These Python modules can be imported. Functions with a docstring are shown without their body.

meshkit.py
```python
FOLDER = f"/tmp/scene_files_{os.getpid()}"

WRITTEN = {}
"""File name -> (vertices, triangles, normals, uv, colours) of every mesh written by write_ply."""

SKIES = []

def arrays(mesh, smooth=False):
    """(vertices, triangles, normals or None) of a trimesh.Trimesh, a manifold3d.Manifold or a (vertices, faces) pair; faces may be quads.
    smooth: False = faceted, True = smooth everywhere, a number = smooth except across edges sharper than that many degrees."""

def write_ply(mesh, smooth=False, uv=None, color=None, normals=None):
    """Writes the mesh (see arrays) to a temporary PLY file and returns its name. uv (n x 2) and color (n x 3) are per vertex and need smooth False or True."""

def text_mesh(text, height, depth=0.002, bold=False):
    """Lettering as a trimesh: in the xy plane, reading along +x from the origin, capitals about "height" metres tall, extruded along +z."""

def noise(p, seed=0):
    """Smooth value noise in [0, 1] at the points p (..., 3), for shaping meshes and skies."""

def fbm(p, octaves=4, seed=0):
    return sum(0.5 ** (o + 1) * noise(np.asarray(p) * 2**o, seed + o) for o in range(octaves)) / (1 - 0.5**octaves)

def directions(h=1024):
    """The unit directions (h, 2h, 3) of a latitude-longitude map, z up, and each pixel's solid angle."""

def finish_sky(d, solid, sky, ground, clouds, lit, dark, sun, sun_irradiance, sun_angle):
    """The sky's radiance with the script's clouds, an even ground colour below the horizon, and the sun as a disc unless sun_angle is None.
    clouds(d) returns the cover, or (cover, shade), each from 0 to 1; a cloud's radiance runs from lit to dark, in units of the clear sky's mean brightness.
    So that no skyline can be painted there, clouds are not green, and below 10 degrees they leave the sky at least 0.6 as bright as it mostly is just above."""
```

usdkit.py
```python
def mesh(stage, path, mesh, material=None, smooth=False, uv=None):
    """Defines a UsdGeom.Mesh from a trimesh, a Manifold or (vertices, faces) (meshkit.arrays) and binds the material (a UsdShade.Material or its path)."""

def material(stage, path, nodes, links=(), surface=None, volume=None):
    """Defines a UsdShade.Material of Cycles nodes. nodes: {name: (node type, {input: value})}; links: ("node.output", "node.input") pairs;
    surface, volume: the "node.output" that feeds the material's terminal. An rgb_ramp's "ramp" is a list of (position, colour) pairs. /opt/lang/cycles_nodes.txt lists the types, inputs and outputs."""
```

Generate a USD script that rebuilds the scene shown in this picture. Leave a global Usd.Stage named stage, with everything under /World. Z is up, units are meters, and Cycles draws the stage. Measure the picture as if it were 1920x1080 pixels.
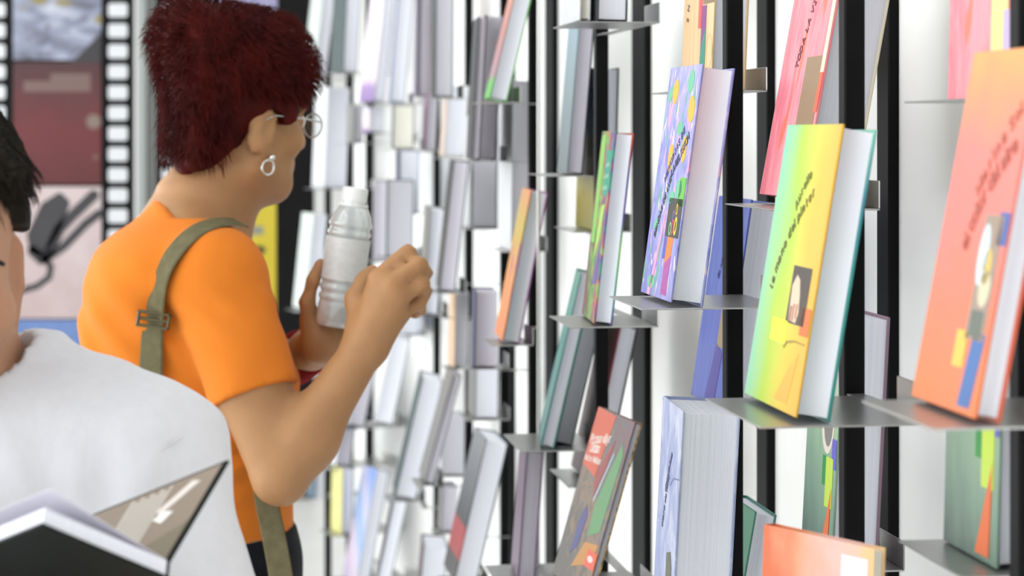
import math, random, re
import numpy as np, trimesh, usdkit, meshkit
from pxr import Usd, UsdGeom, UsdLux, UsdShade, Gf, Sdf, Vt
from shapely.geometry import Polygon, box as sbox, Point
from shapely import affinity

stage = Usd.Stage.CreateInMemory()
UsdGeom.SetStageUpAxis(stage, UsdGeom.Tokens.z)
UsdGeom.SetStageMetersPerUnit(stage, 1.0)
world = UsdGeom.Xform.Define(stage, '/World')
stage.SetDefaultPrim(world.GetPrim())
random.seed(7)
rng = np.random.default_rng(7)

# ------------------------------------------------------------ camera, light, exposure
EYE, FPX, HY = 1.52, 4000.0, 250.0          # eye height; focal length in pixels of the 1920 wide frame; horizon row
cam = UsdGeom.Camera.Define(stage, '/World/camera')
cam.AddTranslateOp().Set((0, 0, EYE))
cam.AddRotateXOp().Set(90)
cam.CreateHorizontalApertureAttr(36.0)
cam.CreateFocalLengthAttr(36.0 * FPX / 1920)
cam.CreateVerticalApertureOffsetAttr(-(540 - HY) / 1920 * 36.0)
cam.CreateFStopAttr(7.2)
cam.CreateFocusDistanceAttr(2.15)
cam.CreateExposureAttr(-0.93)
WIN, LAMP, WASH = 6.2, 0.9, 4.5
for i, wy in enumerate((-1.6, 3.5, 8.6)):      # tall windows in the left wall of the hall
    L = UsdLux.RectLight.Define(stage, '/World/window_daylight_%03d' % i)
    L.AddTranslateOp().Set((-5.85, wy, 1.9)); L.AddRotateYOp().Set(-90)
    L.CreateWidthAttr(3.2); L.CreateHeightAttr(4.9)
    L.CreateIntensityAttr(WIN)
    L.CreateColorAttr(Gf.Vec3f(0.96, 0.985, 1.0))
LIGHTS = [(-2.6, -1.2), (-2.6, 3.2), (-2.6, 7.6), (0.2, -1.2), (0.0, 3.4), (-0.9, 8.4), (2.6, 8.0)]
for i, (lx, ly) in enumerate(LIGHTS):
    L = UsdLux.RectLight.Define(stage, '/World/ceiling_lamp_%03d' % i)
    L.AddTranslateOp().Set((lx, ly, 3.72))
    L.CreateWidthAttr(1.5); L.CreateHeightAttr(2.6)
    L.CreateIntensityAttr(LAMP)
    L.CreateColorAttr(Gf.Vec3f(1.0, 0.985, 0.96))

for i, (ly, lw) in enumerate(((0.2, 1.4), (2.6, 0.5), (5.0, 0.5))):           # track lamps that wash the book stand
    L = UsdLux.RectLight.Define(stage, '/World/stand_lamp_%03d' % i)
    L.AddTranslateOp().Set((0.5468 - 0.1445 * ly - 1.9, ly, 3.45))
    L.AddRotateZOp().Set(math.degrees(math.atan(0.1445))); L.AddRotateYOp().Set(-44)
    L.CreateWidthAttr(0.5); L.CreateHeightAttr(2.2); L.CreateIntensityAttr(WASH * lw)
    L.CreateColorAttr(Gf.Vec3f(1, 0.99, 0.975))

def P(px, py, Y):
    return np.array([(px - 960) / FPX * Y, Y, EYE + (HY - py) / FPX * Y])

# ------------------------------------------------------------ helpers
used, ORI = {}, {}
def numbered(parent, name):
    k = used.setdefault(parent, {})
    n = k.get(name, 0); k[name] = n + 1
    return name if n == 0 else '%s_%03d' % (name, n)

def thing(name, label, cat, loc=(0, 0, 0), M=None, group=None):
    path = '/World/' + numbered('/World', name)
    x = UsdGeom.Xform.Define(stage, path)
    if M is not None:
        x.AddTransformOp().Set(Gf.Matrix4d(*[float(v) for v in np.asarray(M).T.ravel()]))
        ORI[path] = None
    else:
        x.AddTranslateOp().Set(tuple(float(v) for v in loc))
        ORI[path] = np.array(loc, float)
    p = x.GetPrim()
    p.SetCustomDataByKey('label', label); p.SetCustomDataByKey('category', cat)
    if group: p.SetCustomDataByKey('group', group)
    return path

def obj(name, mesh, material, parent='/World', smooth=30, uv=None, label=None, kind=None, cat=None, group=None):
    path = parent + '/' + numbered(parent, name)
    top = '/'.join(parent.split('/')[:3])
    o = ORI.get(top)
    if o is not None and np.any(o != 0):
        if hasattr(mesh, 'vertices'):
            mesh = mesh.copy(); mesh.apply_translation(-o)
        else:
            mesh = (np.asarray(mesh[0]) - o, mesh[1])
    m = usdkit.mesh(stage, path, mesh, material, smooth=smooth, uv=uv)
    p = m.GetPrim()
    for k, v in (('label', label), ('kind', kind), ('category', cat), ('group', group)):
        if v: p.SetCustomDataByKey(k, v)
    return path

def struct(name, mesh, material, smooth=False, label=None):
    return obj(name, mesh, material, smooth=smooth, kind='structure', label=label)

def srgb(*c):
    c = np.array(c, float) / 255
    return tuple(np.where(c <= 0.04045, c / 12.92, ((c + 0.055) / 1.055) ** 2.4))

MATS = {}
def mat(name, col, rough=0.6, spec=0.3, metallic=0.0, noise=None, bump=None, **kw):
    """plain procedural surface; noise=(scale xyz, amount), bump=(scale, distance)"""
    if name in MATS: return MATS[name]
    n = {'p': ('principled_bsdf', dict(base_color=col, roughness=rough, specular_ior_level=spec, metallic=metallic, **kw))}
    l = []
    if noise or bump: n['tc'] = ('texture_coordinate', {})
    if noise:
        sc, am = noise
        n['mp'] = ('mapping', {'scale': sc}); n['nz'] = ('noise_texture', {'scale': 1.0, 'detail': 3.0})
        c = np.array(col)
        n['rp'] = ('rgb_ramp', {'ramp': [(0.3, tuple(np.clip(c * (1 - am), 0, 1))), (0.7, tuple(np.clip(c * (1 + am), 0, 1)))]})
        l += [('tc.object', 'mp.vector'), ('mp.vector', 'nz.vector'), ('nz.fac', 'rp.fac'), ('rp.color', 'p.base_color')]
    if bump:
        sc, dist = bump
        n['mb'] = ('mapping', {'scale': sc if np.ndim(sc) else (sc, sc, sc)}); n['nb'] = ('noise_texture', {'scale': 1.0, 'detail': 2.0})
        n['bp'] = ('bump', {'strength': 0.6, 'distance': dist})
        l += [('tc.object', 'mb.vector'), ('mb.vector', 'nb.vector'), ('nb.fac', 'bp.height'), ('bp.normal', 'p.normal')]
    MATS[name] = usdkit.material(stage, '/World/Looks/' + name, n, l, surface='p.BSDF')
    return MATS[name]

def art(name, stops, su=1.0, sv=0.0, off=0.0, nscale=(4, 4), namp=0.4, detail=3.0, dist=0.0, layers=(), rough=0.35):
    """printed cover: a colour ramp over the cover's own u,v with noise, and blotch layers (colour, (su,sv), threshold, seed)"""
    if name in MATS: return MATS[name]
    stops = [(p_, tuple(np.array(c_) * 0.84)) for p_, c_ in stops]; layers = [(tuple(np.array(l_[0]) * 0.84), *l_[1:]) for l_ in layers]     # inks on paper
    n = {'tc': ('texture_coordinate', {}), 'sx': ('separate_xyz', {}),
         'mp': ('mapping', {'scale': (nscale[0], nscale[1], 1)}), 'nz': ('noise_texture', {'scale': 1.0, 'detail': detail, 'distortion': dist}),
         'a': ('math', {'math_type': 'multiply_add', 'value2': su, 'value3': off - namp / 2}),
         'b': ('math', {'math_type': 'multiply_add', 'value2': sv}),
         'c': ('math', {'math_type': 'multiply_add', 'value2': namp}),
         'rp': ('rgb_ramp', {'ramp': stops}),
         'p': ('principled_bsdf', {'roughness': rough, 'specular_ior_level': 0.4})}
    l = [('tc.UV', 'sx.vector'), ('tc.UV', 'mp.vector'), ('mp.vector', 'nz.vector'), ('sx.x', 'a.value1'), ('sx.y', 'b.value1'),
         ('a.value', 'b.value3'), ('nz.fac', 'c.value1'), ('b.value', 'c.value3'), ('c.value', 'rp.fac')]
    last = 'rp.color'
    for i, (col, sc, th, seed) in enumerate(layers):
        n['lm%d' % i] = ('mapping', {'scale': (sc[0], sc[1], 1), 'location': (seed * 3.7, seed * 1.9, seed)})
        n['ln%d' % i] = ('noise_texture', {'scale': 1.0, 'detail': 1.0, 'distortion': 0.4})
        n['lr%d' % i] = ('map_range', {'from_min': th, 'from_max': th + 0.06, 'clamp': True})
        n['lx%d' % i] = ('mix', {'color2': col})
        l += [('tc.UV', 'lm%d.vector' % i), ('lm%d.vector' % i, 'ln%d.vector' % i), ('ln%d.fac' % i, 'lr%d.value' % i),
              ('lr%d.result' % i, 'lx%d.fac' % i), (last, 'lx%d.color1' % i)]
        last = 'lx%d.color' % i
    l.append((last, 'p.base_color'))
    MATS[name] = usdkit.material(stage, '/World/Looks/' + name, n, l, surface='p.BSDF')
    return MATS[name]

def ink(*c):
    return mat('ink_%02x%02x%02x' % tuple(int(v) for v in c), srgb(*c), 0.45, 0.35)

def box(lo, hi):
    lo, hi = np.array(lo, float), np.array(hi, float)
    m = trimesh.creation.box(hi - lo); m.apply_translation((lo + hi) / 2); return m

def cbox(lo, hi, c=0.002):
    """box with chamfered edges"""
    lo, hi = np.array(lo, float), np.array(hi, float)
    c = min(c, (hi - lo).min() * 0.45); pts = []
    for k in range(3):
        l2, h2 = lo + c, hi - c
        l2[k], h2[k] = lo[k], hi[k]
        pts += [[(l2, h2)[a][0], (l2, h2)[b][1], (l2, h2)[d][2]] for a in (0, 1) for b in (0, 1) for d in (0, 1)]
    return trimesh.convex.convex_hull(np.array(pts))

def tube(pts, r, n=10, cap=True):
    pts = np.asarray(pts, float); r = np.broadcast_to(r, len(pts))
    t = np.gradient(pts, axis=0); t /= np.linalg.norm(t, axis=1)[:, None]
    ref = np.array([0, 0, 1.0]) if abs(t[0][2]) < 0.9 else np.array([1.0, 0, 0])
    V = []
    for i in range(len(pts)):
        a = ref - t[i] * (ref @ t[i]); a /= np.linalg.norm(a); ref = a; b = np.cross(t[i], a)
        ang = np.linspace(0, 2 * np.pi, n, endpoint=False)
        V.append(pts[i] + r[i] * (np.cos(ang)[:, None] * a + np.sin(ang)[:, None] * b))
    V = np.vstack(V); F = []
    for i in range(len(pts) - 1):
        for j in range(n):
            a0, a1 = i * n + j, i * n + (j + 1) % n
            F += [[a0, a1, a1 + n], [a0, a1 + n, a0 + n]]
    if cap:
        V = np.vstack([V, pts[0], pts[-1]]); k = len(V)
        for j in range(n):
            F.append([k - 2, (j + 1) % n, j]); F.append([k - 1, (len(pts) - 1) * n + j, (len(pts) - 1) * n + (j + 1) % n])
    return trimesh.Trimesh(V, F, process=False)

def spline(pts, n=40):
    from scipy.interpolate import CubicSpline
    pts = np.asarray(pts, float); d = np.r_[0, np.cumsum(np.linalg.norm(np.diff(pts, axis=0), axis=1))]
    return CubicSpline(d, pts)(np.linspace(0, d[-1], n))

def extrude(poly, depth):
    return trimesh.util.concatenate([trimesh.creation.extrude_polygon(g, depth, engine='earcut') for g in getattr(poly, 'geoms', [poly])])

# ------------------------------------------------------------ the shell of the hall
K0, TH = 2187.0, math.atan(0.1445)          # the line of the book stand: X = (K - 578 Y) / 4000; TH its turn from the view axis
D = np.array([-math.sin(TH), math.cos(TH), 0.0]); N = np.array([math.cos(TH), math.sin(TH), 0.0]); Z = np.array([0, 0, 1.0])
O = np.array([K0 / FPX, 0, 0.0])
def W(u, v, z): return O + D * u + N * v + Z * z            # along the stand, towards its wall, up
def UV_of(p):
    q = np.asarray(p) - O
    return q @ D, q @ N
WALLV = 0.19
def slab(u0, u1, v0, v1, z0, z1):
    m = cbox((v0, u0, z0), (v1, u1, z1), 0.0015)
    m.apply_transform(np.array([[N[0], D[0], 0, O[0]], [N[1], D[1], 0, O[1]], [0, 0, 1, 0], [0, 0, 0, 1]])); return m

m_floor = mat('hall_floor', srgb(240, 240, 238), 0.35, 0.4, noise=((2, 2, 2), 0.04))
m_wallw = mat('panel_white', (0.87, 0.875, 0.86), 0.5, 0.25, noise=((60, 60, 0.4), 0.012))
m_plain = mat('hall_wall', (0.90, 0.90, 0.89), 0.8, 0.2, noise=((1.5, 1.5, 1.5), 0.03))
m_black = mat('black_lacquer', (0.0035, 0.0035, 0.004), 0.5, 0.10, noise=((9, 9, 3), 0.2))
struct('floor', box((-6, -4, -0.1), (4.5, 12.5, 0)), m_floor)
struct('ceiling', box((-6, -4, 3.8), (4.5, 12.5, 3.9)), m_plain)
struct('wall_back', box((-6, 12.5, 0), (4.5, 12.6, 3.8)), m_plain)
struct('wall_left', box((-6.1, -4, 0), (-6, 12.5, 3.8)), m_plain)
struct('wall_front', box((-6, -4.1, 0), (4.5, -4, 3.8)), m_plain)
struct('wall_far_right', box((4.5, -4, 0), (4.6, 12.5, 3.8)), m_plain)
UJ = 6.05                                              # the stand bends here
struct('wall_right', slab(-3, UJ, WALLV, WALLV + 0.04, 0, 2.75), m_wallw, label='white panelled wall of the book stand')
J0 = W(UJ, WALLV, 0); D2 = np.array([-0.41, 0.912, 0.0]); N2 = np.array([0.912, 0.41, 0])
def slab2(u0, u1, v0, v1, z0, z1):
    m = cbox((v0, u0, z0), (v1, u1, z1), 0.0015)
    m.apply_transform(np.array([[N2[0], D2[0], 0, J0[0]], [N2[1], D2[1], 0, J0[1]], [0, 0, 1, 0], [0, 0, 0, 1]])); return m
struct('wall_right', slab2(-0.01, 0.98, 0, 0.04, 0, 2.75), m_wallw, label='white end panel of the book stand')

def battens():
    for x1, wpx in ((1665, 36), (1437, 31), (1208, 34), (1036, 22), (957, 16)):
        k = K0 + FPX * (WALLV - 0.012) * 1.0104
        Yb = k / (x1 - 382.0)
        u, v = UV_of(P(x1, 500, Yb))
        near = 0.008 / Yb * FPX
        du = max(0.01, (wpx - near) / (k / Yb ** 2))
        struct('trim', slab(u - 0.001, u + du, WALLV - 0.012, WALLV + 0.0, 0.0, 2.75), m_black)
battens()

# ------------------------------------------------------------ books
m_page = mat('paper_edge', srgb(226, 228, 238), 0.8, 0.15, noise=((700, 2, 1.5), 0.05), bump=((900, 2, 2), 0.0006))
m_page_fine = mat('paper_edge_fine', srgb(230, 233, 241), 0.8, 0.15, noise=((1500, 2, 1.0), 0.025), bump=((1500, 2, 2), 0.0003))
m_page_grey = mat('paper_edge_grey', srgb(196, 196, 204), 0.8, 0.15, noise=((900, 2, 1.5), 0.05))
m_page_dim = mat('paper_edge_lilac', srgb(206, 202, 214), 0.8, 0.15, noise=((900, 2, 1.5), 0.06))
m_page_warm = mat('paper_edge_cream', srgb(232, 230, 220), 0.8, 0.15, noise=((900, 2, 1.5), 0.05))
PAGES = {'w': m_page, 'f': m_page_fine, 'g': m_page_grey, 'l': m_page_dim, 'c': m_page_warm}
SHELVES = []

def quads_uv(mesh, w, h):
    return np.stack([1 - mesh.vertices[:, 1] / w, mesh.vertices[:, 2] / h], 1)

def book(px, py, Y, w, h, t, lean, label, front, back=None, spine=None, pages='w', yaw=0.0, shelf=True, cover=0.0025, over=0.003, prints=None, paperback=False, seg=1, roll=0.0, flare=0.0):
    """px,py,Y: the lower front corner on the fore-edge side. Local axes: x thickness (front board at 0), y from fore-edge to spine, z up."""
    th = (TH if seg == 1 else math.atan2(0.41, 0.912)) + math.radians(yaw); a = math.radians(lean)
    U = np.array([-math.sin(th), math.cos(th), 0]); V = np.array([math.cos(th), math.sin(th), 0])
    c, s = math.cos(a), math.sin(a)
    b = c * V - s * Z; up = c * Z + s * V
    if roll:
        r = math.radians(roll); U, up = U * math.cos(r) + up * math.sin(r), up * math.cos(r) - U * math.sin(r)
    p0 = P(px, py, Y)
    M = np.eye(4); M[:3, 0], M[:3, 1], M[:3, 2], M[:3, 3] = b, U, up, p0
    root = thing('book', label, 'book', M=M, group='books on the display stand')
    tc = 0.0006 if paperback else cover
    back = back or front; spine = spine or front
    ch = 0.0002 if paperback else 0.0007
    def cov(name, lo, hi, material):
        m = cbox(lo, hi, ch); m = trimesh.graph.smooth_shade(m, angle=0.5, facet_minarea=None)
        return obj(name, m, material, root, smooth=True, uv=quads_uv(m, w, h))
    fc = cov('front_cover', (0, 0, 0), (tc, w, h), front)
    cov('back_cover', (t - tc, 0, 0), (t, w, h), back)
    cov('spine', (tc * 0.2, w - tc, 0), (t - tc * 0.2, w + 0.0004, h), spine)
    # page block with a hollow fore-edge
    n = 9; xs = np.linspace(tc, t - tc, n); dip = (0.0 if paperback else 0.004) * (1 - (2 * (xs - tc) / (t - 2 * tc) - 1) ** 2)
    prof = Polygon([(x, over + d) for x, d in zip(xs, dip)] + [(t - tc, w - tc), (tc, w - tc)])
    pb = trimesh.creation.extrude_polygon(prof, h - 2 * over, engine='earcut'); pb.apply_translation((0, 0, over))
    obj('page_block', pb, PAGES[pages], root, smooth=20)
    if prints: prints(fc, w, h, t)
    if 'narrow lilac' in label: shelf = False
    u0, v0 = UV_of(p0); low = p0[2] - t * s
    if shelf: SHELVES.append((u0, v0, low, w, t, seg, p0))
    return root

def on_cover(fc, w, h, name, poly, material, z=0.0003, label=None):
    """a printed patch on the front board: poly in fractions (0..1 from the spine, 0..1 up)"""
    q = affinity.scale(poly.intersection(sbox(0.002, 0.002, 0.998, 0.998)), w, h, origin=(0, 0))
    m = extrude(q, z)
    v = m.vertices.copy(); m.vertices = np.stack([-v[:, 2], w - v[:, 0], v[:, 1]], 1); m.invert()
    if m.volume < 0: m.invert()
    obj(name, m, material, fc, smooth=False, label=label)

def text_on(fc, w, h, txt, path, height, material, name='title', bold=True, squash=1.0):
    """letters set one by one along a path of (s, z) fractions"""
    pts = spline(np.array(path, float) * [w, h], 200)
    d = np.r_[0, np.cumsum(np.linalg.norm(np.diff(pts, axis=0), axis=1))]
    out, pos = [], 0.0
    adv = [height * (0.45 if ch in " .,'il" else 0.98) for ch in txt]
    k = d[-1] / sum(adv)
    for ch, ad in zip(txt, adv):
        x = pos + ad * k / 2; pos += ad * k
        if ch == ' ': continue
        m = meshkit.text_mesh(ch, height, 0.0003, bold=bold)
        m.apply_translation((-m.bounds.mean(0)[0], -height / 2, 0))
        if squash != 1.0: m.apply_scale([squash, 1, 1])
        i = min(np.searchsorted(d, x), 198); tg = pts[i + 1] - pts[i]; an = math.atan2(tg[1], tg[0])
        m.apply_transform(trimesh.transformations.rotation_matrix(an, (0, 0, 1)))
        m.apply_translation((pts[i][0], pts[i][1], 0)); out.append(m)
    m = trimesh.util.concatenate(out)
    v = m.vertices.copy(); m.vertices = np.stack([-v[:, 2] - 0.0003, w - v[:, 0], v[:, 1]], 1)
    if m.volume < 0: m.invert()
    obj(name, m, material, fc, smooth=False)

def R(s0, z0, s1, z1, skew=0.0): return Polygon([(s0, z0), (s1, z0), (s1 + skew, z1), (s0 + skew, z1)])
def E(s, z, a, b, rot=0): return affinity.rotate(affinity.scale(Point(s, z).buffer(1, 12), a, b), rot)

# --- printed covers
c_green = art('print_green_yellow', [(0.0, srgb(140, 212, 178)), (0.16, srgb(160, 214, 140)), (0.34, srgb(178, 214, 62)), (0.55, srgb(208, 214, 70)), (0.72, srgb(232, 200, 62)), (0.95, srgb(240, 184, 60))], 1.0, -0.05, 0.02, (3, 2.4), 0.42)
c_teal = art('print_teal', [(0.0, srgb(20, 132, 128)), (0.5, srgb(36, 150, 142)), (0.75, srgb(50, 140, 160)), (1.0, srgb(140, 214, 190))], 0.0, 1.0, 0.0, (3, 4), 0.3)
c_purple = art('print_iris', [(0.25, srgb(120, 124, 200)), (0.42, srgb(156, 160, 220)), (0.55, srgb(176, 170, 226)), (0.66, srgb(206, 204, 236)), (0.8, srgb(150, 160, 214))], 0.1, 0.15, 0.3, (7, 6), 0.9, 4, 1.2,
    layers=((srgb(222, 170, 206), (9, 7), 0.60, 1), (srgb(96, 176, 140), (11, 9), 0.62, 5), (srgb(236, 214, 214), (13, 9), 0.63, 9)))
c_orange = art('print_coral', [(0.0, srgb(234, 120, 48)), (0.28, srgb(232, 118, 82)), (0.5, srgb(236, 124, 112)), (0.72, srgb(236, 128, 116)), (0.9, srgb(240, 150, 96)), (1.0, srgb(242, 162, 88))], 0.0, 1.0, 0.0, (2.5, 3), 0.25)
c_pink = art('print_rose', [(0.2, srgb(222, 92, 108)), (0.45, srgb(240, 150, 160)), (0.62, srgb(240, 122, 128)), (0.85, srgb(246, 180, 184))], 0.15, 0.0, 0.35, (9, 3), 0.75, 4, 1.0, layers=((srgb(238, 112, 86), (5, 2.2), 0.6, 3),))
c_tan = art('print_wood', [(0.2, srgb(206, 160, 104)), (0.5, srgb(232, 200, 150)), (0.8, srgb(240, 220, 178))], 0.2, 0.0, 0.3, (26, 1.5), 0.7, 3)
c_blue = art('print_cobalt', [(0.2, srgb(52, 66, 150)), (0.5, srgb(72, 96, 184)), (0.8, srgb(110, 130, 206))], -0.1, 0.05, 0.35, (14, 2.5), 0.7, 4, 0.6)
c_marble = art('print_sky_marble', [(0.15, srgb(130, 142, 190)), (0.4, srgb(168, 178, 214)), (0.58, srgb(206, 212, 232)), (0.8, srgb(232, 234, 240))], 0.1, 0.1, 0.3, (4, 5), 0.9, 3, 1.0)
c_sage = art('print_sage', [(0.0, srgb(76, 98, 92)), (0.25, srgb(120, 150, 130)), (0.6, srgb(160, 190, 156)), (0.85, srgb(190, 200, 192)), (1.0, srgb(206, 208, 212))], 0.12, 0.85, 0.0, (6, 3), 0.3)
c_pastel = art('print_pastel_orange', [(0.1, srgb(232, 118, 74)), (0.3, srgb(244, 168, 130)), (0.6, srgb(246, 200, 190)), (0.8, srgb(248, 206, 150))], 0.8, 0.0, 0.05, (3, 3), 0.55)
c_motley = art('print_motley', [(0.1, srgb(122, 36, 48)), (0.28, srgb(60, 140, 60)), (0.42, srgb(140, 190, 80)), (0.55, srgb(190, 70, 90)), (0.68, srgb(90, 80, 150)), (0.82, srgb(40, 150, 120))], 0.5, 0.2, 0.05, (7, 9), 1.0, 1.5, 0.6)
c_prose = art('print_dark_paint', [(0.15, srgb(58, 46, 30)), (0.35, srgb(128, 92, 44)), (0.5, srgb(74, 76, 84)), (0.62, srgb(110, 46, 40)), (0.78, srgb(66, 76, 96)), (0.9, srgb(130, 140, 150))], 0.25, 0.45, 0.0, (9, 10), 0.9, 3, 1.0)
c_gold = art('print_gold_paint', [(0.3, srgb(60, 52, 36)), (0.5, srgb(150, 120, 66)), (0.7, srgb(196, 160, 100))], 0, 0, 0.5, (3, 26), 1.2)
c_olive = art('print_olive', [(0.0, srgb(150, 146, 60)), (0.2, srgb(166, 156, 52)), (0.36, srgb(120, 122, 50)), (0.52, srgb(150, 150, 66)), (0.6, srgb(150, 180, 190)), (0.72, srgb(72, 120, 184)), (1.0, srgb(66, 110, 176))], 0.0, 1.0, 0.0, (5, 7), 0.22)
c_slim = art('print_amber', [(0.0, srgb(238, 130, 74)), (0.35, srgb(232, 150, 60)), (0.7, srgb(196, 176, 72)), (1.0, srgb(226, 140, 96))], 0.05, 0.9, 0, (3, 5), 0.35, layers=((srgb(184, 84, 130), (3, 2), 0.62, 4),))
c_greyblue = art('print_grey_blue', [(0.1, srgb(120, 132, 134)), (0.5, srgb(140, 160, 168)), (0.9, srgb(150, 176, 190))], 0, 0.8, 0.1, (3, 6), 0.3)
c_seagreen = art('print_sea', [(0.1, srgb(40, 120, 118)), (0.5, srgb(70, 150, 142)), (0.9, srgb(110, 176, 160))], 0.1, 0.7, 0.1, (4, 9), 0.4, layers=((srgb(84, 66, 140), (3, 7), 0.66, 2),))
c_maroon = art('print_maroon', [(0.2, srgb(104, 66, 54)), (0.5, srgb(128, 70, 72)), (0.8, srgb(164, 76, 100))], 0.7, -0.2, 0.15, (5, 3), 0.35)
c_tgreen = art('print_green_rose', [(0.0, srgb(104, 190, 84)), (0.14, srgb(110, 190, 96)), (0.2, srgb(176, 140, 150)), (0.6, srgb(200, 140, 130)), (1, srgb(220, 150, 120))], 0, 1, 0, (3, 4), 0.1)
c_peach = art('print_peach', [(0.2, srgb(226, 180, 140)), (0.6, srgb(238, 204, 170)), (0.9, srgb(210, 170, 110))], 0.5, 0.2, 0.1, (5, 5), 0.4)
c_redpatch = art('print_black_red', [(0.0, srgb(38, 34, 36)), (0.14, srgb(40, 34, 36)), (0.16, srgb(150, 30, 36)), (0.36, srgb(158, 34, 40)), (0.39, srgb(36, 36, 40)), (0.7, srgb(88, 90, 94)), (1, srgb(120, 122, 124))], 0, 1, 0, (3, 3), 0.04)
c_rosewhite = art('print_rose_white', [(0.0, srgb(140, 110, 170)), (0.12, srgb(150, 120, 180)), (0.2, srgb(226, 206, 212)), (0.6, srgb(232, 218, 224)), (1, srgb(220, 216, 232))], 0, 1, 0, (4, 4), 0.12)
c_bluewash = art('print_blue_wash', [(0.0, srgb(176, 160, 190)), (0.3, srgb(206, 190, 206)), (0.5, srgb(130, 170, 220)), (0.7, srgb(196, 190, 210)), (1, srgb(110, 150, 220))], 0.4, 0.8, -0.1, (5, 5), 0.3)
SOLID = {}
def sol(*c):
    return art('board_%02x%02x%02x' % c, [(0.3, tuple(np.array(srgb(*c)) * 0.88)), (0.7, srgb(*c))], 0, 0, 0.5, (3, 5), 0.8)
dk, dkt, gry, wht, nav = sol(28, 34, 36), sol(24, 58, 58), sol(126, 124, 122), sol(222, 224, 228), sol(44, 52, 96)
black, brick_red = ink(20, 18, 18), ink(206, 84, 48)

# --- prints of the near covers
def pr_green(fc, w, h, t):
    on_cover(fc, w, h, 'picture', R(.57, .30, .90, .50), ink(60, 52, 46))
    on_cover(fc, w, h, 'drawing', Polygon([(.62, .31), (.75, .305), (.78, .34), (.76, .40), (.72, .455), (.66, .47), (.60, .43), (.61, .37)]), ink(222, 188, 160), 0.0005)
    for k, (a, b, c, d) in enumerate(((.63, .31, .66, .36), (.68, .31, .70, .37), (.73, .32, .75, .37))):
        on_cover(fc, w, h, 'drawing', R(a, b, c, d), ink(150, 100, 84), 0.0007)
    on_cover(fc, w, h, 'stripe', R(.84, .27, 1.0, .365), ink(206, 106, 40))
    on_cover(fc, w, h, 'stripe', R(.33, .225, .62, .305), ink(238, 226, 52))
    on_cover(fc, w, h, 'stripe', Polygon([(.58, .03), (.82, .03), (.90, .21), (.76, .15)]), ink(242, 166, 58))
    on_cover(fc, w, h, 'drawing', Polygon([(.62, .21), (.66, .23), (.8, .242), (.97, .24), (.97, .244), (.78, .248), (.64, .237), (.6, .213)]), ink(150, 132, 40), 0.0005)
    text_on(fc, w, h, 'la mano del pintor', [(.20, .40), (.30, .54), (.48, .66), (.72, .77)], 0.0085, ink(96, 96, 30))
    text_on(fc, w, h, 'Aurelio', [(.42, .70), (.52, .78), (.62, .83)], 0.008, ink(96, 110, 40), 'author')
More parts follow.
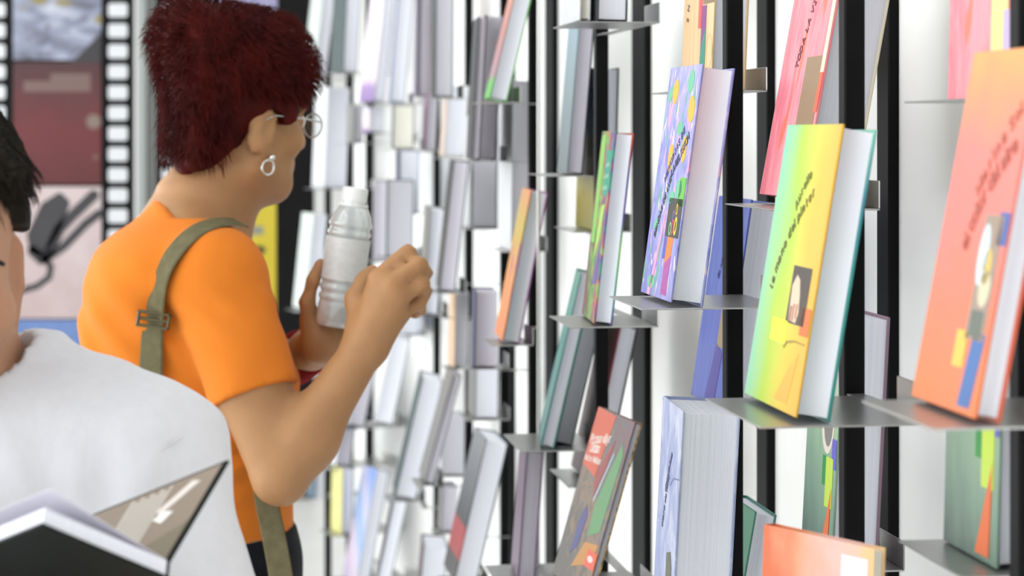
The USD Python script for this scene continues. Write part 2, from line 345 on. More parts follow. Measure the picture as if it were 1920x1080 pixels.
def pr_iris(fc, w, h, t):
    for s, z, a, b, r in ((.28, .89, .09, .055, 0), (.86, .81, .1, .055, -8), (.80, .64, .075, .055, -10), (.40, .60, .075, .06, -8)):
        on_cover(fc, w, h, 'petal', E(s, z, a, b, r), ink(226, 170, 60))
    for s, z, a, b, r in ((.12, .88, .07, .035, 10), (.74, .93, .09, .05, 0), (.58, .73, .09, .03, 0), (.80, .47, .1, .04, 0), (.22, .31, .08, .022, 10), (.32, .06, .12, .03, 0), (.62, .43, .08, .03, 0)):
        on_cover(fc, w, h, 'leaf', E(s, z, a, b, r), ink(104, 178, 142))
    on_cover(fc, w, h, 'petal', E(.35, .12, .3, .03, 60), ink(228, 150, 190))
    on_cover(fc, w, h, 'stripe', R(.82, .40, 1.0, .52), ink(92, 178, 60))
    on_cover(fc, w, h, 'picture', R(.56, .265, .985, .43), ink(58, 58, 50))
    for s, z, a, b, c in ((.70, .30, .04, .03, (120, 170, 130)), (.78, .31, .035, .035, (200, 70, 50)), (.86, .315, .04, .04, (214, 206, 60)), (.76, .355, .03, .025, (120, 100, 160)), (.84, .385, .03, .025, (200, 170, 60))):
        on_cover(fc, w, h, 'drawing', E(s, z, a, b).difference(E(s, z, a * .55, b * .6)), ink(*c), 0.0005)
    on_cover(fc, w, h, 'stripe', R(.56, .17, .66, .265), ink(86, 86, 170))
    on_cover(fc, w, h, 'stripe', Polygon([(.66, .265), (.84, .265), (.84, .19), (.66, .15)]), ink(236, 122, 52))
    on_cover(fc, w, h, 'stripe', Polygon([(.66, .15), (.84, .19), (.84, .02), (.66, .02)]), ink(160, 80, 150))
    text_on(fc, w, h, 'MEMORIAS DE', [(.32, .50), (.44, .58), (.58, .65), (.75, .73)], 0.0075, ink(84, 84, 130))
    text_on(fc, w, h, 'LA RELIGION', [(.50, .53), (.62, .58), (.75, .63), (.9, .70)], 0.009, ink(66, 66, 96))
    text_on(fc, w, h, 'SENDAS DE LUZ', [(.22, .25), (.32, .36), (.44, .46), (.52, .52)], 0.0075, ink(66, 70, 90))
def pr_orange(fc, w, h, t):
    on_cover(fc, w, h, 'picture', R(.66, .20, .93, .54), ink(150, 130, 116))
    on_cover(fc, w, h, 'drawing', E(.72, .43, .07, .085), ink(196, 212, 220), 0.0005)
    on_cover(fc, w, h, 'drawing', E(.80, .40, .06, .05), ink(206, 176, 80), 0.0005)
    on_cover(fc, w, h, 'drawing', E(.82, .34, .08, .05), ink(196, 190, 160), 0.0005)
    on_cover(fc, w, h, 'drawing', R(.7, .21, .88, .28), ink(92, 100, 90), 0.0005)
    on_cover(fc, w, h, 'stripe', R(.86, .46, 1.0, .55), ink(60, 92, 160))
    on_cover(fc, w, h, 'stripe', R(.54, .12, .70, .22), ink(226, 180, 74))
    on_cover(fc, w, h, 'stripe', R(.72, .02, .90, .22, .06), ink(56, 100, 160))
    text_on(fc, w, h, 'el color del aire', [(.40, .44), (.52, .56), (.7, .66), (.9, .74)], 0.012, ink(176, 86, 70))
    text_on(fc, w, h, 'Marina Sol', [(.45, .60), (.6, .70), (.9, .84)], 0.010, ink(180, 96, 76), 'author')
def pr_pink(fc, w, h, t):
    on_cover(fc, w, h, 'picture', art('print_leopard', [(.3, srgb(92, 60, 44)), (.5, srgb(150, 120, 84)), (.65, srgb(190, 120, 90)), (.8, srgb(80, 110, 60))], 0, 0, .5, (60, 60), 1.4, 1) and R(.58, .13, .96, .50), MATS['print_leopard'])
    on_cover(fc, w, h, 'stripe', R(.93, .44, 1.0, .97), ink(234, 214, 182), 0.0005)
    on_cover(fc, w, h, 'stripe', R(.93, .30, 1.0, .44), ink(226, 90, 62), 0.0005)
    text_on(fc, w, h, 'TODA LA VIDA EN ROSA', [(.36, .46), (.46, .62), (.6, .78), (.78, .95)], 0.0085, ink(120, 50, 62))
def pr_pink2(fc, w, h, t):
    on_cover(fc, w, h, 'picture', R(.66, .12, .9, .3), ink(214, 200, 130))
    on_cover(fc, w, h, 'stripe', R(.86, .02, 1.0, .14), ink(226, 100, 72))
    on_cover(fc, w, h, 'stripe', R(.84, .14, .97, .26), ink(180, 160, 196), 0.0005)
def pr_tan(fc, w, h, t):
    on_cover(fc, w, h, 'stripe', R(.52, .28, .64, .42), ink(204, 70, 76))
    on_cover(fc, w, h, 'stripe', R(.62, .15, .78, .38), ink(116, 52, 116))
    on_cover(fc, w, h, 'stripe', Polygon([(.62, .02), (.78, .02), (.78, .28), (.68, .22), (.62, .15)]), ink(26, 124, 104), 0.0005)
    on_cover(fc, w, h, 'picture', art('print_carving', [(.3, srgb(84, 62, 36)), (.6, srgb(150, 116, 72))], 0, 0, .5, (20, 24), 1.2) and R(.66, .385, 1.0, .70), MATS['print_carving'])
    text_on(fc, w, h, 'INTELECTO', [(.15, .30), (.2, .5), (.27, .8)], 0.009, ink(60, 50, 40))
    on_cover(fc, w, h, 'drawing', E(.9, .17, .1, .08).difference(E(.9, .17, .085, .072)), ink(206, 176, 120))
def pr_blue(fc, w, h, t):
    on_cover(fc, w, h, 'picture', art('print_relief', [(.3, srgb(70, 60, 46)), (.55, srgb(150, 130, 96)), (.8, srgb(120, 120, 130))], 0, 0, .5, (9, 14), 1.2) and R(.6, .28, 1.0, .5), MATS['print_relief'])
    on_cover(fc, w, h, 'drawing', Polygon([(.45, .02), (.75, .02), (.8, .25), (.6, .3)]), ink(58, 50, 128))
    text_on(fc, w, h, 'EL MAR INTERIOR', [(.35, .6), (.45, .75), (.6, .92)], 0.008, ink(40, 46, 110))
def pr_marble(fc, w, h, t):
    on_cover(fc, w, h, 'picture', art('print_figure', [(.3, srgb(40, 44, 34)), (.55, srgb(96, 100, 80)), (.75, srgb(216, 200, 170))], 0, 0, .5, (5, 9), 1.1) and Polygon([(.58, .05), (.82, .05), (.86, .34), (.78, .40), (.6, .38)]), MATS['print_figure'])
    on_cover(fc, w, h, 'stripe', R(.84, .03, 1.0, .165), ink(96, 70, 150))
    for pts in ([(.38, .62), (.5, .72), (.62, .80)], [(.30, .46), (.42, .60), (.52, .70)]):
        text_on(fc, w, h, 'claro de luna', pts, 0.007, ink(90, 96, 130))
    on_cover(fc, w, h, 'drawing', Polygon([(.6, .66), (.75, .7), (1, .715), (1, .72), (.75, .706), (.6, .667)]), ink(110, 116, 150))
def pr_sage(fc, w, h, t):
    on_cover(fc, w, h, 'picture', E(.70, .57, .2, .14), ink(206, 196, 184))
    on_cover(fc, w, h, 'picture', art('print_stone', [(.3, srgb(70, 70, 70)), (.6, srgb(150, 146, 140))], 0, 0, .5, (16, 12), 1.2) and E(.72, .57, .14, .11), MATS['print_stone'], 0.0005)
    on_cover(fc, w, h, 'stripe', R(.86, .38, 1.0, .50), ink(92, 86, 176))
    on_cover(fc, w, h, 'stripe', R(.58, .30, .72, .42), ink(44, 130, 60))
    on_cover(fc, w, h, 'stripe', R(.70, .22, .92, .42), ink(176, 200, 70), 0.0005)
    on_cover(fc, w, h, 'stripe', Polygon([(.62, .02), (.86, .02), (.9, .30)]), ink(206, 100, 50), 0.0007)
    text_on(fc, w, h, 'PIEDRA VIVA', [(.3, .62), (.36, .75), (.42, .92)], 0.008, ink(90, 100, 94))
def pr_prose(fc, w, h, t):
    on_cover(fc, w, h, 'stripe', Polygon([(0, .66), (.40, .62), (.52, .985), (0, 1.0)]), brick_red, label='orange title block')
    on_cover(fc, w, h, 'drawing', Polygon([(.62, .30), (.9, .36), (.95, .8), (.86, .86), (.72, .68), (.6, .48)]), art('print_leaf_green', [(.3, srgb(30, 90, 40)), (.55, srgb(66, 150, 66)), (.75, srgb(130, 180, 120))], 0, 0, .5, (16, 16), 1.2))
    on_cover(fc, w, h, 'drawing', Polygon([(.40, .62), (.5, .52), (.62, .70), (.66, .86), (.58, .8)]), ink(150, 52, 52))
    on_cover(fc, w, h, 'drawing', Polygon([(.52, .50), (.56, .49), (.74, .78), (.72, .80)]), ink(166, 176, 190), 0.0005)
    on_cover(fc, w, h, 'drawing', Polygon([(.3, .16), (.44, .22), (.5, .40), (.4, .46), (.32, .36)]), ink(66, 66, 130))
    on_cover(fc, w, h, 'drawing', Polygon([(.42, .10), (.9, .18), (.95, .29), (.62, .27)]), ink(190, 130, 50))
    on_cover(fc, w, h, 'stripe', R(.74, .15, 1.0, .245), ink(218, 84, 56), 0.0006)
    on_cover(fc, w, h, 'drawing', E(.86, .2, .07, .018), ink(236, 210, 200), 0.0009)
    wt = ink(240, 226, 218)
    text_on(fc, w, h, 'Prosa vllyr', [(.04, .81), (.3, .835), (.56, .86)], 0.0125, wt, bold=True)
    text_on(fc, w, h, 'Didan', [(.10, .765), (.34, .78)], 0.013, wt, bold=True)
    text_on(fc, w, h, 'Autor Mellan', [(.02, .70), (.46, .715)], 0.0085, wt, 'author', bold=True)
def pr_motley(fc, w, h, t):
    on_cover(fc, w, h, 'stripe', R(.1, .4, .35, .98), ink(130, 190, 80))
    on_cover(fc, w, h, 'stripe', R(.55, .66, .95, .90), ink(24, 146, 116))
    for z in (.70, .76, .82):
        text_on(fc, w, h, 'abc', [(.58, z), (.9, z + .01)], 0.006, ink(216, 230, 220))
    on_cover(fc, w, h, 'drawing', Polygon([(.4, .3), (.7, .42), (.85, .62), (.6, .6)]), ink(160, 206, 90))
    on_cover(fc, w, h, 'drawing', Polygon([(.5, .18), (.8, .2), (.9, .45), (.7, .36)]), ink(94, 80, 150))
def pr_pastel(fc, w, h, t):
    on_cover(fc, w, h, 'label', R(.72, .85, .95, .95), ink(226, 222, 236))

BK = {}
# near the camera, right to left (lower fore-edge corner in the photograph, distance, width, height, thickness, lean)
BK['orange'] = book(1826, 786, 1.36, .122, .243, .0185, 10.8, 'coral orange hardback with a blue strip, largest book at the right edge', c_orange, sol(226, 96, 60), prints=pr_orange, pages='f')
BK['pink2'] = book(1900, 182, 1.56, .14, .25, .02, 1.5, 'pink painted book above the coral hardback in the top right corner', c_pink, prints=pr_pink2, pages='w')
BK['sage2'] = book(1868, 1068, 1.54, .112, .25, .034, 1.5, 'sage green book below the coral hardback at the right edge', c_sage, prints=pr_sage, pages='w')
BK['green'] = book(1490, 783, 1.69, .160, .236, .0295, 9.5, 'yellow-green hardback with teal back cover, leaning on the wide black post', c_green, c_teal, prints=pr_green, pages='f')
BK['pink'] = book(1502, 372, 1.97, .15, .27, .05, 10.5, 'rose pink book with a cream edge stripe behind the yellow-green hardback', c_pink, sol(226, 216, 190), prints=pr_pink, pages='g')
BK['sage'] = book(1558, 1062, 1.97, .10, .232, .045, 3.0, 'sage green book with a stone oval on its cover under the yellow-green hardback', c_sage, sol(150, 120, 140), prints=pr_sage, pages='w')
BK['pastel'] = book(1622, 1500, 1.62, .125, .19, .012, 3.0, 'pastel orange paperback showing only its top at the lower edge', c_pastel, prints=pr_pastel, yaw=27, pages='c', paperback=True)
BK['iris'] = book(1256, 567, 2.14, .145, .242, .0345, 7.9, 'lilac hardback with irises and yellow petals on its cover', c_purple, prints=pr_iris, pages='f')
BK['tan'] = book(1332, 166, 2.37, .15, .25, .040, 2.5, 'wood-grain tan book above the lilac iris hardback', c_tan, prints=pr_tan, pages='w')
BK['blue'] = book(1352, 770, 2.38, .15, .238, .036, 8.3, 'cobalt blue book half hidden behind the lilac iris hardback', c_blue, prints=pr_blue, pages='w')
BK['marble'] = book(1256, 1228, 2.10, .125, .24, .058, 3.0, 'very thick pale blue marbled book with its ribbed page edge facing out', c_marble, prints=pr_marble, pages='w', yaw=-3.5)
BK['smallgreen'] = book(1376, 1190, 2.40, .13, .14, .026, 10, 'small dark green book behind the black post beside the thick marbled book', sol(40, 116, 88), sol(46, 128, 112), pages='w')
BK['motley'] = book(1113, 607, 2.75, .15, .25, .0245, 6.5, 'red, green and violet painted hardback on a steel shelf', c_motley, art('print_motley_back', [(0, srgb(92, 74, 150)), (.18, srgb(60, 150, 130)), (.4, srgb(130, 196, 90)), (.55, srgb(96, 84, 156)), (.8, srgb(94, 76, 140)), (.95, srgb(196, 80, 66))], 0, 1, 0, (3, 5), .12), dk, prints=pr_motley, pages='f', yaw=-4.2)
BK['prose'] = book(1098, 1122, 2.75, .165, .235, .0105, 16.5, 'dark painted hardback with an orange title block and white lettering', c_prose, c_gold, prints=pr_prose, yaw=6, pages='w')
BK['album'] = book(1062, 326, 3.16, .16, .262, .0245, 4.6, 'grey-blue album above the red, green and violet hardback', c_greyblue, dk, dk, pages='l', yaw=-4.3)
BK['olive'] = book(1112, 432, 3.21, .155, .246, .034, 1.5, 'olive green and blue book behind the thin black post', c_olive, sol(40, 70, 44), pages='w')
BK['topdark'] = book(1119, 39, 2.74, .14, .22, .040, 1.5, 'book in a black cover on the topmost steel shelf', dk, pages='w')
BK['toppale'] = book(1086, 38, 2.76, .14, .21, .015, 1.5, 'slim pale book beside the black book on the topmost steel shelf', wht, pages='c', shelf=False)
BK['teal'] = book(1013, 837, 3.17, .16, .262, .021, 13, 'sea green hardback leaning under the red, green and violet hardback', c_seagreen, sol(70, 150, 140), pages='w', yaw=-8)
BK['greyback'] = book(1040, 831, 3.21, .15, .252, .027, 13, 'grey book leaning close behind the sea green hardback', sol(96, 140, 134), gry, pages='g', shelf=False, yaw=-8)
BK['maroon'] = book(1102, 902, 3.22, .15, .24, .028, 12, 'maroon book behind the orange title block hardback', c_maroon, dk, pages='w')
BK['slim'] = book(941, 640, 3.40, .15, .246, .0285, 10.8, 'amber and violet hardback leaning on the left of the steel cable', c_slim, sol(160, 84, 150), sol(160, 84, 140), pages='f', yaw=-3.4)
# further along the stand: x, y of the lower page corner, page width, top row, lean, row, front, back, pages, label
FAR = [
 (917, 183, 28, -40, 13.5, 'f', c_tgreen, sol(100, 180, 84), 'w', 'green and rose hardback leaning at the top beside the steel cable'),
 (883, 299, 10, 30, 3, 'f', dk, dk, 'l', 'narrow lilac-edged book in a black cover left of a pair, below the top edge'),
 (897, 299, 27, 27, 3, 'f2', dkt, nav, 'l', 'wider lilac-edged book right of a pair, below the top edge'),
 (823, 545, 25, 300, 6.3, 'f', dk, dkt, 'l', 'black hardback leaning right of the raised hand'),
 (957, 470, 40, 148, 0.8, 'r', wht, dkt, 'g', 'tall plain white book behind the amber and violet hardback'),
 (886, 428, 42, 215, 0.5, 'r', wht, dkt, 'g', 'plain grey-white book under the lilac-edged pair'),
 (888, 690, 36, 545, 1, 'f', nav, wht, 'l', 'lilac-edged book with a navy spine on a steel shelf'),
 (890, 786, 40, 610, 1, 'r', gry, dk, 'w', 'white-edged book hanging just below the steel shelf with the navy book'),
 (970, 1090, 26, 846, 4, 'f', sol(120, 96, 120), sol(130, 100, 140), 'l', 'mauve hardback left of the orange title block hardback'),
 (850, 1092, 38, 824, 13, 'f', c_redpatch, dkt, 'w', 'large black hardback with a red patch leaning near the lower edge'),
 (795, 905, 12, 702, 15, 'f', gry, dk, 'l', 'slim grey book leaning steeply below the peach cover'),
 (740, 930, 36, 708, 13, 'f', dkt, dk, 'w', 'thick white-edged album leaning left of the slim grey book'),
 (704, 791, 29, 632, 12, 'f', wht, dkt, 'w', 'white-edged book leaning just right of the bare forearm'),
 (745, 628, 36, 470, 2, 'r', wht, sol(120, 150, 200), 'w', 'white book below the fingers of the raised hand'),
 (724, 482, 46, 338, 1, 'f', dkt, dkt, 'g', 'thick grey-edged book between dark boards directly above the raised hand'),
 (700, 490, 22, 340, 1, 'f', sol(196, 190, 200), dk, 'l', 'lilac-edged book right of the plastic bottle cap'),
 (748, 400, 34, 281, 0.5, 'r', nav, sol(90, 130, 170), 'w', 'blue and dark book behind the thick grey-edged book'),
 (792, 590, 24, 390, 4, 'f', gry, dkt, 'w', 'white book just right of the raised fingers'),
 (850, 690, 21, 548, 1.5, 'r', c_peach, wht, 'g', 'peach-covered book left of the navy spine'),
 (815, 182, 29, -62, 0.5, 'f', dkt, dkt, 'g', 'grey-edged book between dark boards at the top edge'),
 (786, 180, 18, -60, 1, 'r', sol(190, 176, 200), sol(170, 80, 76), 'l', 'lavender book left of the dark-boarded one at the top edge'),
 (797, 283, 16, 176, 3, 'r', sol(180, 130, 170), dk, 'g', 'small mauve book under the lavender book'),
 (832, 293, 34, 158, 4, 'r', sol(214, 196, 186), sol(226, 226, 210), 'w', 'fanned white booklet under the dark-boarded book'),
 (735, 278, 36, 196, 1.5, 'f', dkt, dk, 'c', 'cream-edged book under the leaning white album'),
 (730, 190, 24, -70, 5, 'f', sol(150, 160, 200), sol(130, 140, 150), 'w', 'white album leaning at the top edge right of a lilac one'),
 (826, 893, 42, 780, 0.5, 'r', wht, dk, 'g', 'pale white book over a grey steel shelf'),
 (826, 998, 24, 912, 3, 'r', gry, wht, 'l', 'small lilac-edged book under a grey steel shelf'),
 (778, 1200, 42, 1022, 5, 'f', sol(70, 40, 40), dkt, 'w', 'thick book with a dark red cover at the lower edge'),
 (706, 1090, 22, 938, 12, 'f', dk, dkt, 'w', 'white-edged book leaning at the lower edge under the thick album'),
]
FAR2 = [
 (700, 190, 20, -30, 6.5, c_rosewhite, sol(150, 150, 190), 'w', 'lilac and rose hardback leaning near the top edge'),
 (692, 249, 28, 200, 1, c_rosewhite, wht, 'w', 'white book with a violet foot under the lilac and rose hardback'),
 (589, 143, 23, -60, 7, sol(206, 214, 210), sol(120, 90, 80), 'w', 'large white album at the top edge close to the red hair'),
 (643, 135, 28, -62, 3, dkt, gry, 'w', 'white album at the top edge, second from the red hair'),
 (608, 352, 44, 162, 2.5, wht, wht, 'w', 'very thick white album in front of the glasses'),
 (662, 268, 18, 196, 1, gry, dk, 'g', 'narrow white book right of the very thick white album'),
 (571, 580, 26, 400, 6, sol(214, 224, 218), sol(206, 214, 206), 'w', 'pale green-white book left of the plastic bottle'),
 (655, 797, 30, 640, 13, sol(150, 160, 170), dkt, 'l', 'lilac-edged book half hidden behind the bare forearm'),
 (629, 873, 30, 704, 8, wht, dkt, 'l', 'white-edged book leaning behind the elbow'),
 (640, 1003, 22, 880, 1, sol(226, 222, 140), dkt, 'w', 'pale yellow book on the lowest shelf right of the elbow'),
 (668, 1092, 26, 884, 11, c_bluewash, sol(110, 110, 124), 'w', 'blue and rose washed book leaning at the lower edge'),
 (590, 936, 16, 832, 3, sol(70, 100, 120), wht, 'w', 'small slate blue book below the elbow'),
]
for x, y, tp, top, ln, row, fr, bk, pg, lab in FAR:
    Y = {'f': 1900.0, 'f2': 1985.0, 'r': 2235.0}[row] / (x - 382.0)
    s = Y / FPX; h = (y - top) * s / math.cos(math.radians(ln))
    book(x, y, Y, min(0.17, max(0.08, h * 0.64)), h, tp * s + 0.006, ln, lab, fr, bk, None, pg, yaw=0 if fr is c_redpatch or row == 'r' else (-1.5 if fr is gry else -3.8))
for x, y, tp, top, ln, fr, bk, pg, lab in FAR2:
    Y = 2.36 / ((x - 960) / FPX + 0.45)
    s = Y / FPX; hh = (y - top) * s; dr = P(x, HY, 1.0) - [0, 0, EYE]
    vt = min(dr @ N2 * Y - J0 @ N2, -0.026 - tp * s - 0.004 - hh * math.sin(math.radians(ln)) - 0.002)
    Y = (vt + J0 @ N2) / (dr @ N2)
    s = Y / FPX; h = (y - top) * s / math.cos(math.radians(ln))
    book(x, y, Y, min(0.12, max(0.06, h * 0.5)), h, tp * s * 0.93 + 0.004, ln, lab, fr, bk, None, pg, seg=2)

# ------------------------------------------------------------ racks: black posts with steel shelf plates
m_steel = mat('brushed_steel', (0.42, 0.42, 0.41), 0.32, 0.5, 0.85, noise=((3, 3, 40), 0.12))
m_cable = mat('steel_cable', (0.6, 0.6, 0.58), 0.35, 0.5, 0.8)
POSTS = [(1925, 'at the right edge of the picture', 1.515), (1597, 'right of the yellow-green hardback', None), (1374, 'behind the lilac iris hardback', None), (1127, 'behind the red, green and violet hardback', None),
         (1001, 'beside the steel cable', None), (946, 'left of the steel cable', None), (879, 'right of the black leaning hardback', None), (819, 'behind the raised hand', None),
         (778, 'fourth from the steel cable', None), (738, 'above the plastic bottle', None)]
racks = []
for x, where, Yp in POSTS:
    far = x < 960
    k = K0 + FPX * (0.100 if far else 0.030) * 1.0104
    Y = Yp or k / (x - 382.0)
    u, v = UV_of(P(x, 500, Y))
    racks.append(dict(u=u, v=v, Y=Y, shelves=[], where=where, seg=1))
for px, where in ((692, 'far black post right of the plastic bottle'), (655, 'far black post among the white albums'), (615, 'farthest black post')):
    dr = P(px, HY, 1.0) - [0, 0, EYE]; Y = (-0.0105 + J0 @ N2) / (dr @ N2); p = P(px, HY, Y) - J0
    racks.append(dict(u=p @ D2, v=-0.0105, Y=Y, shelves=[], where=where, seg=2))
for u0, v0, low, w, t, seg, p0 in SHELVES:
    if seg == 2:
        q = p0 - J0; u0, v0 = q @ D2, q @ N2
    c = [r for r in racks if r['seg'] == seg]
    r = min(c, key=lambda r: abs(u0 + w / 2 - r['u']))
    r['shelves'].append((u0, v0, low, w, t))
for r in racks:
    sl = slab if r['seg'] == 1 else slab2
    base = W(r['u'], r['v'], 0) if r['seg'] == 1 else J0 + D2 * r['u'] + N2 * r['v']
    root = thing('display_rack', ('black display post with steel shelves, ' if r['seg'] == 1 else 'black display post with steel shelves, ') + r['where'], 'display rack', base, group='display posts with shelves')
    hw = 0.0095
    obj('post', sl(r['u'] - hw, r['u'] + hw, r['v'] - hw, r['v'] + hw, 0.0, 2.7), m_black, root, smooth=False)
    obj('foot', sl(r['u'] - 0.05, r['u'] + 0.05, r['v'] - 0.06, min(r['v'] + 0.05, WALLV - 0.004 if r['seg'] == 1 else -0.002), 0.0, 0.008), m_black, root, smooth=False)
    for u0, v0, low, w, t in r['shelves']:
        th = 0.0016; near = u0 + w / 2 < r['u']
        far = r['u'] > 3.2
        ua, ub = u0 - (0.006 if far else 0.012), u0 + w * (0.6 if far else 1.0) + 0.012
        va, vb = v0 - (0.018 if far else 0.032), v0 + t + 0.022 if far else max(r['v'] + hw, v0 + t + 0.022)
        vb = min(vb, (WALLV if r['seg'] == 1 else 0) - 0.016)
        z1 = low - 0.0004
        gap_u = r['u'] - hw if near else r['u'] + hw
        if near: ub = min(ub, gap_u)
        else: ua = max(ua, gap_u)
        plate = [sl(ua, ub, va, vb, z1 - th, z1)]
        vm = min(r['v'], vb - 0.008)
        if near and gap_u - ub > 0.001: plate.append(sl(ub - 0.004, gap_u, vm - 0.008, vm + 0.008, z1 - th, z1))
        if not near and ua - gap_u > 0.001: plate.append(sl(gap_u, ua + 0.004, vm - 0.008, vm + 0.008, z1 - th, z1))
        if far and r['v'] - hw > vm: plate.append(sl(gap_u - (0.012 if near else 0), gap_u + (0 if near else 0.012), vm - 0.008, r['v'] + hw, z1 - th, z1))
        sh = obj('shelf', trimesh.util.concatenate(plate), m_steel, root, smooth=False)
        obj('shelf_flange', sl(ua, u0 + w * 0.6, vb - 0.0014, vb, z1, z1 + 0.026), m_steel, sh, smooth=False)
cu, cv = UV_of(P(1009.5, 300, 3.36))
cx = thing('steel_cable', 'thin vertical steel cable hanging in front of the black post', 'cable', W(cu, cv, 0))
obj('wire', tube([W(cu, cv, 0.004), W(cu, cv, 1.4), W(cu, cv, 3.8)], 0.0022, 8), m_cable, cx, smooth=True)
obj('anchor', tube([W(cu, cv, 0.0), W(cu, cv, 0.03)], 0.012, 14), m_steel, cx, smooth=40)

# ------------------------------------------------------------ signed-distance modelling for bodies, cloth and hair
def smin(a, b, k):
    if k <= 0: return np.minimum(a, b)
    h = np.clip(0.5 + 0.5 * (b - a) / k, 0, 1)
    return b * (1 - h) + a * h - k * h * (1 - h)

class Field:
    def __init__(s, lo, hi, h):
        s.lo = np.array(lo, float); s.h = h
        s.n = np.ceil((np.array(hi, float) - s.lo) / h).astype(int) + 1
        s.F = np.full(s.n, 0.25, np.float32)
    def sub(s, lo, hi):
        a = np.clip(np.floor((np.array(lo) - s.lo) / s.h).astype(int), 0, s.n - 1); b = np.clip(np.ceil((np.array(hi) - s.lo) / s.h).astype(int) + 1, a + 1, s.n)
        sl = tuple(slice(i, j) for i, j in zip(a, b))
        g = np.stack(np.meshgrid(*[(s.lo[k] + s.h * np.arange(a[k], b[k])).astype(np.float32) for k in range(3)], indexing='ij'), -1)
        return sl, g
    def add(s, f, lo, hi, k=0.02, m=0.05):
        sl, g = s.sub(np.array(lo) - m, np.array(hi) + m); s.F[sl] = smin(s.F[sl], f(g), k)
    def cone(s, a, b, ra, rb, k=0.02):
        a, b = np.asarray(a, float), np.asarray(b, float); r = max(ra, rb)
        def f(g):
            d = b - a; t = np.clip(((g - a) @ d) / (d @ d), 0, 1)
            return np.linalg.norm(g - a - t[..., None] * d, axis=-1) - (ra + (rb - ra) * t)
        s.add(f, np.minimum(a, b) - r, np.maximum(a, b) + r, k)
    def ball(s, c, rad, Rm=None, k=0.02, cut=False):
        c = np.asarray(c, float); rad = np.broadcast_to(rad, 3).astype(float); R0 = np.eye(3) if Rm is None else Rm   # columns = axes
        def f(g):
            q = (g - c) @ R0; k0 = np.linalg.norm(q / rad, axis=-1); k1 = np.linalg.norm(q / rad ** 2, axis=-1)
            return k0 * (k0 - 1) / np.maximum(k1, 1e-6)
        r = rad.max()
        if cut:
            sl, g = s.sub(c - r - .03, c + r + .03); s.F[sl] = -smin(-s.F[sl], f(g), k)
        else: s.add(f, c - r, c + r, k)
    def loft(s, z, cx, cy, a, b, k=0.02, ang=0.0, expo=2.0):
        o = np.argsort(z); z, cx, cy, a, b = [np.asarray(v, float)[o] for v in (z, cx, cy, a, b)]
        from scipy.interpolate import PchipInterpolator as PI
        fx, fy, fa, fb = (PI(z, v) for v in (cx, cy, a, b)); ca, sa = math.cos(ang), math.sin(ang)
        def f(g):
            zz = np.clip(g[..., 2], z[0], z[-1]); x, y = g[..., 0] - fx(zz), g[..., 1] - fy(zz)
            x, y = ca * x + sa * y, -sa * x + ca * y
            A, B = fa(zz), fb(zz); e = ((np.abs(x) / A) ** expo + (np.abs(y) / B) ** expo) ** (1 / expo)
            side = (e - 1) * np.minimum(A, B); cap = np.maximum(z[0] - g[..., 2], g[..., 2] - z[-1])
            return np.maximum(side, cap)
        m = np.maximum(a, b).max()
        s.add(f, (cx.min() - m, cy.min() - m, z[0]), (cx.max() + m, cy.max() + m, z[-1]), k)
    def grid(s):
        return s.sub(s.lo, s.lo + s.h * (s.n - 1))[1]
    def mesh(s, it=6):
        F = s.F; inside = F < 0; n = np.array(F.shape) - 1
        cnt = np.zeros(n, np.int8); idx = [(i, j, k) for i in (0, 1) for j in (0, 1) for k in (0, 1)]
        for i, j, k in idx: cnt += inside[i:i + n[0], j:j + n[1], k:k + n[2]]
        act = (cnt > 0) & (cnt < 8); cells = np.argwhere(act); num = -np.ones(n, int); num[act] = np.arange(len(cells))
        acc, c2 = np.zeros((len(cells), 3)), np.zeros(len(cells))
        val = {o: F[cells[:, 0] + o[0], cells[:, 1] + o[1], cells[:, 2] + o[2]] for o in idx}
        for o in idx:
            for ax in range(3):
                if o[ax]: continue
                q = list(o); q[ax] = 1; a, b = val[o], val[tuple(q)]; m = (a < 0) != (b < 0)
                t = np.where(m, a / np.where(m, a - b, 1), 0); p = np.tile(np.array(o, float), (len(cells), 1)); p[:, ax] += t
                acc[m] += p[m]; c2[m] += 1
        V = s.lo + s.h * (cells + acc / c2[:, None]); Q = []
        for ax in range(3):
            b, c = (ax + 1) % 3, (ax + 2) % 3
            sl0 = [slice(1, -1)] * 3; sl0[ax] = slice(0, -1); sl1 = list(sl0); sl1[ax] = slice(1, None)
            A, B = inside[tuple(sl0)], inside[tuple(sl1)]; e = np.argwhere(A != B); fl = A[A != B]
            e[:, b] += 1; e[:, c] += 1
            def at(db, dc):
                q = e.copy(); q[:, b] -= db; q[:, c] -= dc; return num[q[:, 0], q[:, 1], q[:, 2]]
            quad = np.stack([at(1, 1), at(0, 1), at(0, 0), at(1, 0)], 1); quad[~fl] = quad[~fl][:, ::-1]; Q.append(quad)
        Q = np.vstack(Q); m = trimesh.Trimesh(V, np.vstack([Q[:, [0, 1, 2]], Q[:, [0, 2, 3]]]), process=False)
        if it:
            from scipy.sparse import coo_matrix
            e = m.edges_unique; i = np.r_[e[:, 0], e[:, 1]]; j = np.r_[e[:, 1], e[:, 0]]
            A = coo_matrix((np.ones(len(i)), (i, j)), shape=(len(V), len(V))).tocsr(); dg = np.maximum(np.asarray(A.sum(1)), 1)
            for _ in range(it):
                V = V + .5 * (A @ V / dg - V); V = V - .52 * (A @ V / dg - V)
            m.vertices = V
        return m

def pw(xs, ys):
    return lambda v: np.interp(v, xs, ys)

